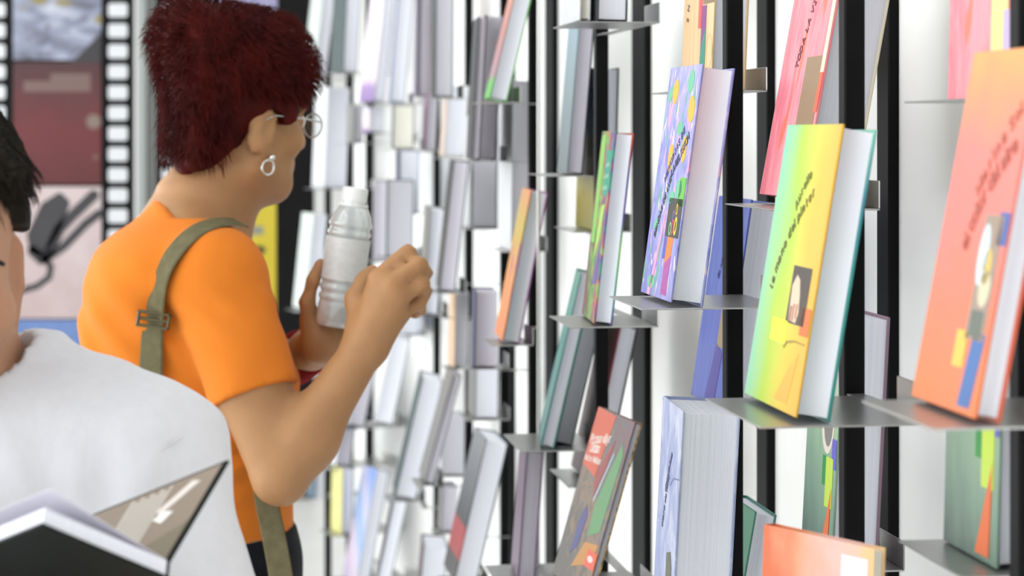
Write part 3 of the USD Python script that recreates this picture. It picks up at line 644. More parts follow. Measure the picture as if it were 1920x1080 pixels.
def head_frame(c, yaw, pitch=0.0, roll=0.0):
    """columns: right, forward, up of a head at c; yaw = bearing of the face, measured from +x"""
    f = np.array([math.cos(yaw) * math.cos(pitch), math.sin(yaw) * math.cos(pitch), math.sin(pitch)])
    r = np.array([math.sin(yaw), -math.cos(yaw), 0.0]); u = np.cross(r, f)
    cr, sr = math.cos(roll), math.sin(roll)
    r, u = cr * r + sr * u, cr * u - sr * r
    return np.stack([r, f, u], 1)

def add_head(F, c, Rm, sc=1.0, ear=1.0):
    L = lambda x, y, z: c + Rm @ (np.array([x, y, z]) * sc)
    F.ball(L(0, -.012, .030), np.array([.074, .094, .088]) * sc, Rm, .02)
    F.ball(L(0, .030, -.040), np.array([.060, .062, .072]) * sc, Rm, .03)
    F.ball(L(0, .066, -.092), np.array([.026, .022, .020]) * sc, Rm, .03)
    for s_ in (-1, 1):
        F.cone(L(s_ * .052, .0, -.068), L(s_ * .018, .068, -.095), .016 * sc, .014 * sc, .03)
        F.ball(L(s_ * .045, .060, -.028), np.array([.022, .018, .018]) * sc, Rm, .02)
        F.ball(L(s_ * .033, .100, -.001), np.array([.018, .014, .012]) * sc, Rm, .012, cut=True)
        F.ball(L(s_ * .033, .076, -.001), np.array([.0135, .0125, .0115]) * sc, Rm, .004)
        F.cone(L(s_ * .016, .090, .020), L(s_ * .048, .078, .020), .007 * sc, .005 * sc, .012)
        if ear:
            er = Rm @ trimesh.transformations.euler_matrix(math.radians(-12), 0, math.radians(-s_ * 22))[:3, :3]
            F.ball(L(s_ * .076, -.012, -.022), np.array([.009, .020, .033]) * sc, er, .008)
            F.ball(L(s_ * .086, -.006, -.016), np.array([.006, .011, .018]) * sc, er, .005, cut=True)
            F.ball(L(s_ * .074, .000, -.050), np.array([.006, .008, .011]) * sc, er, .006)
    F.cone(L(0, .092, .008), L(0, .110, -.030), .008 * sc, .012 * sc, .014)
    for s_ in (-1, 1): F.ball(L(s_ * .013, .100, -.034), np.array([.009, .010, .007]) * sc, Rm, .008)
    F.ball(L(0, .091, -.058), np.array([.024, .010, .006]) * sc, Rm, .008)
    F.ball(L(0, .089, -.069), np.array([.021, .011, .007]) * sc, Rm, .008)
    F.ball(L(0, .104, -.0635), np.array([.022, .006, .0014]) * sc, Rm, .003, cut=True)
    return L

def chain(F, pts, r, k=0.006):
    for i in range(len(pts) - 1): F.cone(pts[i], pts[i + 1], r[i], r[i + 1], k)

def strands(root, name, surf, density, length, flow, material, seed, width=0.0007, keep=None, curl=0.25):
    g = np.random.default_rng(seed)
    pts, fi = trimesh.sample.sample_surface(surf, density, seed=seed); nn = surf.face_normals[fi]
    if keep is not None:
        k = keep(pts); pts, nn = pts[k], nn[k]
    o = ORI[root]; d = flow(pts, nn) + g.normal(0, curl, pts.shape)
    d -= nn * np.minimum(0, (d * nn).sum(1))[:, None]; d /= np.linalg.norm(d, axis=1)[:, None]
    ln = length * g.uniform(0.6, 1.2, len(pts))[:, None]
    a = pts - nn * 0.002; b = pts + nn * 0.003 + d * ln * .35; c = pts + nn * 0.004 + d * ln * .7 + np.array([0, 0, -.1]) * ln; e = pts + nn * 0.003 + d * ln + np.array([0, 0, -.3]) * ln
    X = np.stack([a, b, c, e], 1).reshape(-1, 3) - o
    path = root + '/' + numbered(root, name)
    cv = UsdGeom.BasisCurves.Define(stage, path)
    cv.CreateTypeAttr('linear'); cv.CreateCurveVertexCountsAttr(Vt.IntArray([4] * len(pts)))
    cv.CreatePointsAttr(Vt.Vec3fArray.FromNumpy(X.astype(np.float32)))
    wd = np.tile(np.array([1.0, 1.0, .8, .3]) * width, len(pts)).astype(np.float32)
    cv.CreateWidthsAttr(Vt.FloatArray.FromNumpy(wd)); cv.SetWidthsInterpolation('vertex')
    UsdShade.MaterialBindingAPI.Apply(cv.GetPrim()).Bind(material)

def ribbon(pts, nrm, width, thick, n=60):
    pts = spline(pts, n); nr = np.array([np.interp(np.linspace(0, 1, n), np.linspace(0, 1, len(nrm)), np.array(nrm)[:, k]) for k in range(3)]).T
    t = np.gradient(pts, axis=0); t /= np.linalg.norm(t, axis=1)[:, None]
    nr -= t * (nr * t).sum(1)[:, None]; nr /= np.linalg.norm(nr, axis=1)[:, None]; sd = np.cross(t, nr)
    prof = [(-.5, 0), (-.46, 1), (-.40, 1.25), (-.36, 1), (.36, 1), (.40, 1.25), (.46, 1), (.5, 0)]; m = len(prof)
    V = np.vstack([[p + sd[i] * width * a + nr[i] * thick * b for a, b in prof] for i, p in enumerate(pts)])
    F = []
    for i in range(n - 1):
        for j in range(m):
            a0, a1 = i * m + j, i * m + (j + 1) % m; F += [[a0, a1, a1 + m], [a0, a1 + m, a0 + m]]
    for j in range(1, m - 1): F += [[0, j + 1, j], [(n - 1) * m, (n - 1) * m + j, (n - 1) * m + j + 1]]
    return trimesh.Trimesh(V, F, process=False)

def hit(F, px, py, y0, y1, eps=0.0):
    """first point of the field's surface seen along a ray through the picture, between two distances"""
    t = np.arange(y0, y1, 0.003); pts = np.array([P(px, py, Y) for Y in t])
    i = np.clip(np.round((pts - F.lo) / F.h).astype(int), 0, F.n - 1); f = F.F[i[:, 0], i[:, 1], i[:, 2]]
    k = np.argmax(f < eps) if (f < eps).any() else None
    return None if k is None else pts[k]

m_skin = mat('skin_light', srgb(172, 128, 88), 0.5, 0.3, noise=((30, 30, 30), 0.06), subsurface_weight=0.12, subsurface_radius=(0.8, 0.3, 0.15), subsurface_scale=0.006)
m_skin2 = mat('skin_warm', srgb(178, 134, 106), 0.5, 0.3, noise=((30, 30, 30), 0.06), subsurface_weight=0.12, subsurface_radius=(0.8, 0.3, 0.15), subsurface_scale=0.006)
m_orange = mat('orange_jersey', srgb(220, 124, 40), 0.85, 0.15, noise=((5, 5, 5), 0.05), bump=(420, 0.0006), sheen_weight=0.05)
m_white = mat('white_jersey', (0.68, 0.69, 0.735), 0.85, 0.12, noise=((120, 120, 50), 0.02), bump=((300, 300, 120), 0.0006))
m_trouser = mat('black_denim', (0.009, 0.010, 0.013), 0.8, 0.15, noise=((60, 60, 60), 0.3))
m_jean = mat('blue_denim', (0.03, 0.05, 0.12), 0.8, 0.15, noise=((60, 60, 60), 0.3))
m_redhair = mat('hair_red', (0.055, 0.0042, 0.003), 0.5, 0.09, noise=((40, 40, 14), 0.6))
m_darkhair = mat('hair_dark', (0.012, 0.009, 0.006), 0.5, 0.10, noise=((40, 40, 14), 0.5))
m_strap = mat('strap_olive', srgb(104, 98, 72), 0.8, 0.2, noise=((90, 90, 90), 0.15), bump=(900, 0.0005))
m_buckle = mat('buckle_olive', srgb(92, 84, 58), 0.4, 0.4)
m_band = mat('wristband_red', srgb(128, 22, 26), 0.9, 0.1, noise=((50, 50, 50), 0.25), bump=(700, 0.001))
m_shoe = mat('shoe_dark', (0.02, 0.02, 0.022), 0.5, 0.4)
m_eye = mat('eye_white', (0.8, 0.78, 0.75), 0.2, 0.5)
m_iris = mat('eye_brown', (0.05, 0.025, 0.012), 0.2, 0.5)
m_silver = mat('earring_silver', (0.75, 0.74, 0.72), 0.18, 0.6, 0.9)
m_glassframe = mat('spectacle_metal', (0.55, 0.54, 0.52), 0.2, 0.6, 0.9)
m_lens = usdkit.material(stage, '/World/Looks/spectacle_lens', {'t': ('transparent_bsdf', {'color': (0.95, 0.96, 0.96)}), 'g': ('glossy_bsdf', {'roughness': 0.03, 'color': (1, 1, 1)}), 'm': ('mix_closure', {'fac': 0.12})}, [('t.BSDF', 'm.closure1'), ('g.BSDF', 'm.closure2')], surface='m.closure')
m_bottle = usdkit.material(stage, '/World/Looks/bottle_plastic', {'t': ('transparent_bsdf', {'color': (0.93, 0.95, 0.95)}), 'g': ('glossy_bsdf', {'roughness': 0.08, 'color': (1, 1, 1)}), 'd': ('diffuse_bsdf', {'color': (0.9, 0.92, 0.92)}), 'f': ('layer_weight', {'blend': 0.35}), 'm': ('mix_closure', {}), 'm2': ('mix_closure', {'fac': 0.30})}, [('f.facing', 'm.fac'), ('t.BSDF', 'm.closure1'), ('g.BSDF', 'm.closure2'), ('m.closure', 'm2.closure1'), ('d.BSDF', 'm2.closure2')], surface='m2.closure')
m_cap = mat('bottle_cap_white', (0.85, 0.86, 0.85), 0.35, 0.4)

# ------------------------------------------------------------ the woman in the orange T-shirt
YW = 2.97
def prow(py): return EYE + (HY - py) / FPX * YW
def torso_rows(rows, grow=0.0):
    s = YW / FPX
    z = [prow(r[0]) for r in rows]; cx = [((r[1] + r[2]) / 2 - 960) * s for r in rows]
    return z, cx, [YW + r[4] if len(r) > 4 else YW for r in rows], [(r[2] - r[1]) / 2 * s + grow for r in rows], [r[3] + grow for r in rows]
ROWS = [(364, 304, 446, .056), (372, 296, 450, .066), (388, 284, 452, .085), (410, 262, 450, .105), (440, 218, 456, .14), (480, 186, 470, .172), (520, 170, 484, .18), (560, 160, 500, .176), (620, 157, 530, .165), (690, 160, 555, .152),
        (740, 172, 557, .142), (790, 196, 549, .135), (850, 216, 541, .132), (920, 230, 541, .14), (1000, 236, 546, .152)]
RS, RE, RW = P(405, 522, 2.83), P(526, 893, 2.765), P(682, 655, 2.80)
LS, LE, LW = P(262, 522, 3.13), P(430, 745, 3.22), P(588, 652, 2.985)
N0, HB = P(375, 425, 2.97), P(428, 300, 2.965)
HC = P(447, 212, 2.95); HR = head_frame(HC, math.radians(44), math.radians(-6), math.radians(-4))
feet_x = P(392, 1000, YW)[0]
wo = thing('person', 'woman with short dark red hair in an orange T-shirt holding a plastic bottle', 'person', (feet_x, YW, 0))

B = Field((-0.72, 2.55, 0.0), (0.02, 3.40, 1.80), 0.0055)
inner = [(r[0], r[1], r[2], r[3]) for r in ROWS]
B.loft(*torso_rows(inner, -0.011), k=0.02)
hipz = [prow(990), prow(1060), prow(1130), prow(1200)]
B.loft(hipz, [feet_x] * 4, [YW] * 4, [.112, .122, .12, .10], [.145, .158, .158, .145], k=0.03)
B.cone(N0 + [0, 0, -.02], HB, .066, .054, .04)
B.cone(P(340, 440, 2.98), HB, .05, .045, .05)
HL = add_head(B, HC, HR)
def arm(F, S, Ej, Wj, g=0.0, k=0.03):
    F.cone(S, S + (Ej - S) * .5, .058 + g, .048 + g, k); F.cone(S + (Ej - S) * .5, Ej, .048 + g, .037 + g, k)
    F.cone(Ej, Ej + (Wj - Ej) * .3, .036 + g, .0385 + g, .010); F.cone(Ej + (Wj - Ej) * .3, Wj, .0385 + g, .0268 + g, k)
arm(B, RS, RE, RW); arm(B, LS, LE, LW)
B.cone(RS, P(350, 470, 2.93), .055, .05, .04); B.cone(LS, P(320, 470, 3.03), .055, .05, .04)
# legs
for s_, yy in ((1, 2.885), (-1, 3.055)):
    hp, kn, an = np.array([feet_x, yy, .86]), np.array([feet_x + .012, yy, .47]), np.array([feet_x - .01, yy, .075])
    chain(B, [hp, kn, an], [.083, .054, .038], .03)
    B.cone(an + [-.03, 0, -.035], an + [.13, 0, -.045], .034, .028, .03)
# right hand: palm from the wrist to four knuckles, fingers bent away from the camera
K = [P(708, 522, 2.775), P(735, 533, 2.765), P(752, 556, 2.768), P(752, 588, 2.785)]
for i, kk in enumerate(K): B.cone(RW + (kk - RW) * .08, kk, .023 - .001 * i, .0125, .018)
PIP = [P(765, 474, 2.79), P(786, 496, 2.775), P(792, 532, 2.775), P(786, 566, 2.795)]
DIP = [P(774, 488, 2.815), P(797, 512, 2.80), P(797, 548, 2.80), P(788, 580, 2.818)]
TIP = [P(766, 506, 2.832), P(786, 530, 2.822), P(784, 562, 2.822), P(776, 590, 2.836)]
for a, b, c, d, r in zip(K, PIP, DIP, TIP, (.0112, .0110, .0105, .0092)): chain(B, [a, b, c, d], [r * 1.08, r, r * .92, r * .8], .004)
chain(B, [RW + (K[0] - RW) * .35 + [-.012, .012, 0], P(668, 560, 2.815), P(684, 528, 2.835), P(698, 508, 2.845)], [.019, .0135, .0115, .0095], .012)
# left hand: cups the foot of the bottle, thumb up along its side
LP = P(606, 640, 2.935)
B.cone(LW, LP, .026, .026, .02); B.cone(LP, P(588, 596, 2.93), .024, .016, .02); B.cone(LP, P(640, 640, 2.945), .024, .018, .02)
chain(B, [P(582, 606, 2.925), P(576, 566, 2.912), P(588, 524, 2.905), P(601, 492, 2.905)], [.0145, .0100, .0088, .0070], .008)
for i, (qa, qb, qc, qd) in enumerate((((622, 612, 2.955), (648, 590, 2.972), (676, 580, 2.962), (690, 578, 2.940)), ((630, 626, 2.958), (655, 606, 2.975), (684, 598, 2.964), (698, 598, 2.942)),
                       ((636, 640, 2.955), (660, 624, 2.968), (686, 618, 2.958), (698, 618, 2.938)), ((636, 652, 2.95), (658, 640, 2.96), (680, 636, 2.952), (690, 636, 2.936)))):
    chain(B, [P(*q) for q in (qa, qb, qc, qd)], [.0118 - .0006 * i, .0106 - .0006 * i, .0098 - .0006 * i, .0085 - .0006 * i], .005)
body = obj('body', B.mesh(), m_skin, wo, smooth=True)

# T-shirt
S = Field((-0.70, 2.62, 0.92), (-0.20, 3.34, 1.50), 0.005)
S.loft(*torso_rows(ROWS, 0.002), k=0.02)
S.cone(RS, P(350, 462, 2.93), .066, .058, .03); S.cone(LS, P(320, 462, 3.03), .064, .058, .03)
G = S.grid()
zz, xx, yy = G[..., 2], G[..., 0], G[..., 1]
fold = .0045 * np.sin((zz - 0.55 * xx) * 150 + 2.2 * np.sin(yy * 16)) * np.exp(-((zz - 1.09) / .055) ** 2)
fold += .0035 * np.sin((zz + 1.3 * xx) * 85 + 1.5 * np.sin(xx * 20)) * np.exp(-((zz - 1.24) / .07) ** 2)
fold += (meshkit.fbm(np.stack([xx * 9, yy * 9, zz * 14], -1), 2, 3).astype(np.float32) - .5) * .012
S.F += fold.astype(np.float32)
for Sj, Ej, fr in ((RS, RE, .60), (LS, LE, .6)):
    ax = (Ej - Sj) / np.linalg.norm(Ej - Sj); end = Sj + (Ej - Sj) * fr
    def sleeve(g, Sj=Sj, end=end, ax=ax):
        d = end - Sj; t = np.clip(((g - Sj) @ d) / (d @ d), 0, 1.3)
        rr = np.linalg.norm(g - Sj - t[..., None] * d, axis=-1) - (.068 - .008 * t)
        rr = rr + (meshkit.fbm(g * np.array([14, 14, 10]) + 3, 2, 8).astype(np.float32) - .5) * .010 + .0016 * np.sin((g @ np.array([.9, .2, 1.4])) * 110) * np.exp(-(((g - Sj) @ ax - .05) / .04) ** 2)
        return np.maximum(rr, (g - end) @ ax)
    S.add(sleeve, np.minimum(Sj, end) - .08, np.maximum(Sj, end) + .08, .016)
ncol = P(345, 405, 2.97); nn_ = np.array([.60, -.05, .80]); nn_ /= np.linalg.norm(nn_)
axn = (HB - N0) / np.linalg.norm(HB - N0); tt = (G - N0) @ axn
rad = np.linalg.norm(G - N0 - tt[..., None] * axn, axis=-1)
S.F = np.maximum(S.F, -np.maximum(-((G - P(366, 408, 2.97)) @ nn_), rad - .105)).astype(np.float32)
S.F -= (.0022 * np.exp(-((((G - P(366, 408, 2.97)) @ nn_) + .008) / .006) ** 2) * (rad < .10)).astype(np.float32)
shirt = obj('t_shirt', S.mesh(3), m_orange, wo, smooth=True)
# trousers
T = Field((feet_x - .2, 2.74, 0.04), (feet_x + .2, 3.2, 1.0), 0.006)
T.loft([prow(985), prow(1060), prow(1130), prow(1200)], [feet_x] * 4, [YW] * 4, [.119, .130, .128, .108], [.150, .166, .166, .152], k=0.03)
for yy_ in (2.885, 3.055):
    hp, kn, an = np.array([feet_x, yy_, .86]), np.array([feet_x + .012, yy_, .47]), np.array([feet_x - .01, yy_, .07])
    chain(T, [hp, kn, an], [.092, .064, .056], .03)
T.F = np.maximum(T.F, (0.055 - T.grid()[..., 2])).astype(np.float32)
obj('trousers', T.mesh(3), m_trouser, wo, smooth=True)
for yy_ in (2.885, 3.055):
    sf = Field((feet_x - .13, yy_ - .08, -.01), (feet_x + .2, yy_ + .08, .14), .005)
    sf.cone(np.array([feet_x - .05, yy_, .045]), np.array([feet_x + .13, yy_, .035]), .042, .036, .02); sf.cone(np.array([feet_x - .02, yy_, .06]), np.array([feet_x - .02, yy_, .10]), .045, .043, .02)
    sf.F = np.maximum(sf.F, -sf.grid()[..., 2] + .001).astype(np.float32)
    obj('shoe', sf.mesh(2), m_shoe, wo, smooth=True)
# hair: a cropped cap with tufts
Hf = Field(HC - .2, HC + .22, .0045)
Hf.ball(HL(0, -.012, .044), (.083, .100, .100), HR, .03)
Hf.ball(HL(0, -.060, -.030), (.056, .039, .070), HR, .03)
Hf.ball(HL(-.01, .042, .088), (.062, .043, .045), HR, .04)
Hf.ball(HL(-.03, -.07, .10), (.06, .05, .045), HR, .04)
for s_ in (-1, 1): Hf.ball(HL(s_ * .073, .030, -.006), (.012, .016, .040), HR, .015)
Gh = Hf.grid(); ql = (Gh - HC) @ HR
line = pw([-.2, -.075, -.03, -.018, .014, .018, .042, .05, .07, .12], [-.104, -.094, -.045, .0, .008, -.010, .008, .03, .046, .056])(ql[..., 1])
ns = meshkit.fbm(np.stack([ql[..., 0] * 34, ql[..., 1] * 34, ql[..., 2] * 18], -1), 3, 11).astype(np.float32) - .5
Hf.F = Hf.F + ns * .020
Hf.F = np.maximum(Hf.F, (line - ql[..., 2]) * .8 + ns * .012).astype(np.float32)
hm = Hf.mesh(2)
hair = obj('hair', hm, m_redhair, wo, smooth=True)
crown = HL(0, -.06, .13)
def flow_w(p, n):
    d = p - crown; d /= np.linalg.norm(d, axis=1)[:, None] + 1e-6
    sw = HR @ np.array([.5, .35, -.1]); return d * .8 + sw * .35 + n * .25
strands(wo, 'hair_strand', hm, 11000, .019, flow_w, m_redhair, 5, .0007, keep=lambda p: ((p - HC) @ HR[:, 2] > -.07) & ~((((p - HC) @ HR[:, 2]) < .022) & (((p - HC) @ HR[:, 1]) > -.055)), curl=.18)
MATS_strands = None
# eyes, earring, glasses
for s_ in (-1, 1):
    ey = obj('eye', trimesh.creation.icosphere(2, .0118).apply_translation(HL(s_ * .033, .0775, -.001)), m_eye, wo, smooth=True)
    obj('iris', trimesh.creation.icosphere(2, .0058).apply_translation(HL(s_ * .033, .0845, -.001)), m_iris, ey, smooth=True)
er_c = HL(.082, .0, -.069)
obj('earring', tube(np.array([er_c + HR @ np.array([0, .010 * math.cos(a), .010 * math.sin(a)]) for a in np.linspace(0, 2 * np.pi, 25)]), .0016, 8, cap=False), m_silver, wo, smooth=True)
obj('earring', trimesh.creation.icosphere(2, .0042).apply_translation(HL(.083, .004, -.055)), m_silver, wo, smooth=True)
gl = []
for s_ in (-1, 1):
    rim = np.array([HL(s_ * .034 + .023 * math.cos(a), .108 - .3 * abs(.034 + .023 * math.cos(a) * s_) * .25, -.004 + .017 * math.sin(a)) for a in np.linspace(0, 2 * np.pi, 29)])
    gl.append(tube(rim, .0011, 6, cap=False))
    gl.append(tube(np.array([HL(s_ * .057, .100, .002), HL(s_ * .079, .060, .003), HL(s_ * .083, .0, .002), HL(s_ * .082, -.014, -.006)]), .0012, 6))
gl.append(tube(np.array([HL(-.011, .110, .0), HL(0, .114, .003), HL(.011, .110, .0)]), .0011, 6))
gs = obj('glasses', trimesh.util.concatenate(gl), m_glassframe, wo, smooth=True)
for s_ in (-1, 1):
    th_ = np.linspace(0, 2 * np.pi, 24, endpoint=False); c_ = np.array([s_ * .034, .1045, -.004])
    pts_ = [HL(c_[0] + .0225 * math.cos(a), c_[1] + dd, c_[2] + .0165 * math.sin(a)) for dd in (0, .001) for a in th_]
    obj('lens', trimesh.convex.convex_hull(np.array(pts_)), m_lens, gs, smooth=20)
# wristband on the left forearm
wa = (LE - LW) / np.linalg.norm(LE - LW); w0 = LW + wa * .012; w1 = LW + wa * .072
obj('wristband', tube(np.array([w0, w0 + wa * .002, w0 + (w1 - w0) * .5, w1 - wa * .002, w1]), [.029, .0335, .0365, .038, .034], 28), m_band, wo, smooth=60)

# bottle
def lathe(prof, n=40):
    m = trimesh.creation.revolve(np.array(prof), sections=n); return m
b0, b1 = P(630, 612, 2.905), P(667, 352, 2.905); bax = (b1 - b0); bl = np.linalg.norm(bax); bax /= bl
e1 = np.cross([0, 1.0, 0], bax); e1 /= np.linalg.norm(e1); e2 = np.cross(bax, e1)
bm = np.eye(4); bm[:3, 0], bm[:3, 1], bm[:3, 2], bm[:3, 3] = e1, e2, bax, b0
bt = thing('bottle', 'clear plastic water bottle with a white cap held in both hands', 'bottle', M=bm)
zz_ = np.linspace(.006, bl * .76, 60); rr_ = .0285 + .0013 * np.sin(zz_ / .0125 * 2 * np.pi) * (zz_ > .03)
outer = [(0, .004), (.012, .004), (.018, 0), (.0265, .001), (.0285, .006)] + list(zip(rr_, zz_)) + [(.0265, bl * .80), (.021, bl * .86), (.0128, bl * .885), (.0128, bl * .93)]
innr = [(r - .0007, z + (.0007 if r < .02 and z < .01 else 0)) for r, z in outer[::-1]]; innr[-1] = (0, .0048)
obj('bottle_body', lathe(outer + innr), m_bottle, bt, smooth=40)
obj('bottle_cap', lathe([(0, bl * .88), (.0165, bl * .88), (.0165, bl * .90), (.0178, bl * .905), (.0178, bl * .985), (.016, bl), (0, bl)]), m_cap, bt, smooth=40)
obj('neck_ring', lathe([(.0132, bl * .868), (.0205, bl * .868), (.0205, bl * .884), (.0132, bl * .884)]), m_cap, bt, smooth=40)
obj('label', lathe([(.0300, bl * .34), (.0304, bl * .34), (.0304, bl * .64), (.0300, bl * .64), (.0300, bl * .34)]), mat('bottle_label', (0.92, 0.94, 0.94), 0.3, 0.4, noise=((90, 90, 160), 0.06), alpha=0.55), bt, smooth=40)

# shoulder bag with its strap
def on_shirt(px, py, lift=0.004, y0=2.6, y1=3.1):
    q = hit(S, px, py, y0, y1)
    return (P(px, py, 2.95) if q is None else q) + np.array([0, -lift, 0])
def grad_n(F, q):
    i = np.clip(np.round((q - F.lo) / F.h).astype(int), 2, F.n - 3); g = np.array([F.F[tuple(i + 2 * e)] - F.F[tuple(i - 2 * e)] for e in np.eye(3, dtype=int)]); return g / np.linalg.norm(g)
def top_of(x, y):
    for z in np.arange(1.5, 1.2, -.002):
        i = np.clip(np.round((np.array([x, y, z]) - S.lo) / S.h).astype(int), 0, S.n - 1)
        if S.F[tuple(i)] < 0: return np.array([x, y, z])
pts_b = [hit(S, *q, 2.6, 3.1) for q in ((290, 760), (286, 700), (287, 640), (293, 580), (304, 530), (320, 490), (345, 462))]
pts_b = [q for q in pts_b if q is not None]
lx = pts_b[-1]
pts_b += [top_of(lx[0] + dx, lx[1] + dy) for dx, dy in ((.022, .03), (.045, .05), (.060, .075))]
nb = [grad_n(S, q) for q in pts_b]
def even(a, it=2):
    a = np.array(a, float)
    for _ in range(it): a[1:-1] = .25 * a[:-2] + .5 * a[1:-1] + .25 * a[2:]
    return list(a)
nb = even(nb, 3); pts_b = even([q + n * .008 for q, n in zip(pts_b, nb)], 1)
bag = thing('shoulder_bag', 'olive shoulder bag hanging by a webbing strap over the orange T-shirt', 'bag', (feet_x, 2.74, 0.60))
bag_body = Field((feet_x - .22, 2.60, .55), (feet_x + .24, 2.84, .92), .006)
bag_body.add(lambda g: np.linalg.norm(np.maximum(np.abs(g - np.array([feet_x + .02, 2.725, .73])) - np.array([.14, .028, .11]), 0), axis=-1) - .03, (feet_x - .18, 2.64, .58), (feet_x + .2, 2.80, .88), 0)
obj('bag_body', bag_body.mesh(2), m_strap, bag, smooth=True)
obj('bag_flap', cbox((feet_x - .145, 2.655, .70), (feet_x + .185, 2.668, .865), .006), m_strap, bag, smooth=40)
low_back = [P(330, 1150, 2.755), P(308, 980, 2.80)]
strap = obj('strap', ribbon(low_back + pts_b, [(-.25, -1, 0)] * 3 + nb, .034, .0018, 90), m_strap, bag, smooth=40)
fr = [P(494, 890, 2.835), P(501, 945, 2.815), P(514, 1010, 2.79), P(528, 1090, 2.765), P(536, 1160, 2.755)]
obj('strap', ribbon(fr, [(.1, -1, 0)] * 5, .031, .0018, 40), m_strap, bag, smooth=40)
q = on_shirt(291, 598, .013)
bk_m = trimesh.util.concatenate([cbox((-.022, -.004, -.011), (.022, .003, -.007), .0015), cbox((-.022, -.004, .007), (.022, .003, .011), .0015), cbox((-.022, -.004, -.011), (-.018, .003, .011), .0015), cbox((.018, -.004, -.011), (.022, .003, .011), .0015), cbox((-.02, -.002, -.002), (.02, .003, .002), .001)])
bk_m.apply_transform(trimesh.transformations.rotation_matrix(math.radians(8), (0, 1, 0))); bk_m.apply_translation(q)
obj('buckle', bk_m, m_buckle, strap, smooth=30)

# ------------------------------------------------------------ the reader in the white T-shirt
YB = 1.70
def brow(py): return EYE + (HY - py) / FPX * YB
bx = (-140 - 960) / FPX * YB
rd = thing('person', 'person with short dark hair in a white T-shirt looking down into an open book', 'person', (bx, YB, 0))
def brows(rows, g=0.0):
    s = YB / FPX
    return [brow(r[0]) for r in rows], [((r[1] + r[2]) / 2 - 960) * s for r in rows], [YB + .02] * len(rows), [(r[2] - r[1]) / 2 * s + g for r in rows], [r[3] + g for r in rows]
BR = [(668, -325, 52, .07), (690, -385, 112, .088), (722, -475, 200, .105), (760, -580, 300, .118), (800, -616, 336, .125), (860, -620, 340, .13), (950, -590, 312, .13), (1080, -575, 298, .125), (1300, -550, 270, .12), (1500, -540, 262, .124), (1720, -545, 266, .130), (1800, -548, 270, .132)]
BH = P(-158, 472, 1.655); BRm = head_frame(BH, math.radians(-66), math.radians(-18))
Bd = Field((bx - .36, 1.28, 0), (bx + .40, 1.92, 1.62), .0055)
Bd.loft(*brows(BR, -.010), k=.02)
Bd.loft([.80, .88, .95, 1.02], [bx] * 4, [YB + .02] * 4, [.15, .16, .155, .15], [.105, .115, .112, .11], k=.03)
BL = add_head(Bd, BH, BRm)
Bd.cone(P(-140, 720, 1.72), BH + np.array([0, .012, -.06]), .068, .058, .04)
S2, E2, W2 = P(262, 872, 1.70), P(335, 1470, 1.63), P(150, 1290, 1.43)
S1, E1, W1 = P(-545, 872, 1.70), P(-600, 1470, 1.63), P(-170, 1210, 1.39)
for a_, b_, c_ in ((S1, E1, W1), (S2, E2, W2)):
    Bd.cone(a_, b_, .056, .042, .03); Bd.cone(b_, b_ + (c_ - b_) * .3, .042, .043, .03); Bd.cone(b_ + (c_ - b_) * .3, c_, .043, .028, .03)
for s_ in (-1, 1):
    chain(Bd, [np.array([bx + s_ * .085, YB + .02, .84]), np.array([bx + s_ * .095, YB, .46]), np.array([bx + s_ * .10, YB + .02, .08])], [.088, .058, .042], .03)
    Bd.cone(np.array([bx + s_ * .10, YB + .05, .04]), np.array([bx + s_ * .115, YB - .12, .032]), .036, .03, .03)

# the open book: a lower slab with a black board, a lifted leaf and the other board standing open
beta = math.radians(55)
A_ = P(80, 985, 1.34); e1_ = np.array([1.0, 0, 0]); e2_ = np.array([0, -math.sin(beta), math.cos(beta)])
dB = P(312, 1083, 1.0) - [0, 0, EYE]; sol3 = np.linalg.solve(np.stack([dB, -e1_, -e2_], 1), A_ - [0, 0, EYE])
ab = e1_ * sol3[1] + e2_ * sol3[2]; wbk = np.linalg.norm(ab); ab /= wbk
nrm = np.cross(e1_, e2_); nrm /= np.linalg.norm(nrm)
if nrm[1] > 0: nrm = -nrm                                    # outward from the black board, to the camera
ac = np.cross(nrm, ab); ac /= np.linalg.norm(ac)
if ac[0] > 0: ac = -ac
LB = .175; inn = -nrm
def prism(pts, thick, d):
    v = np.vstack([np.array(pts), np.array(pts) + np.asarray(d) * thick]); return trimesh.convex.convex_hull(v)
rb = thing('book', 'open black book with its grey inner board raised, held by the reader in white', 'book', A_)
m_dark = mat('board_black_green', (0.008, 0.012, 0.011), 0.5, 0.12)
m_leaf = mat('paper_leaf', srgb(224, 222, 234), 0.8, 0.1)
m_taupe = mat('endpaper_taupe', srgb(140, 128, 116), 0.35, 0.5)
Bq = A_ + ab * wbk
obj('back_cover', prism([A_ - ab * .003 - ac * .003, Bq - ac * .003, Bq + ac * LB, A_ - ab * .003 + ac * LB], .0022, nrm), m_dark, rb, smooth=30)
obj('page_block', prism([A_, Bq - ab * .001, Bq - ab * .001 + ac * (LB - .003), A_ + ac * (LB - .003)], .0115, inn), m_page, rb, smooth=20)
hinge = Bq + inn * .012
tipD = P(427, 862, Bq[1] + .055); hd = tipD - hinge
obj('front_cover', prism([hinge, tipD, tipD + ac * LB, hinge + ac * LB], .0022, np.cross(hd, ac) / np.linalg.norm(np.cross(hd, ac)) * (1 if np.cross(hd, ac)[1] > 0 else -1)), m_dark, rb, smooth=30)
fcv = rb + '/front_cover'
hdn = hd / np.linalg.norm(hd); hl = np.linalg.norm(hd); fn = np.cross(hd, ac); fn /= np.linalg.norm(fn); fn = fn if fn[1] < 0 else -fn
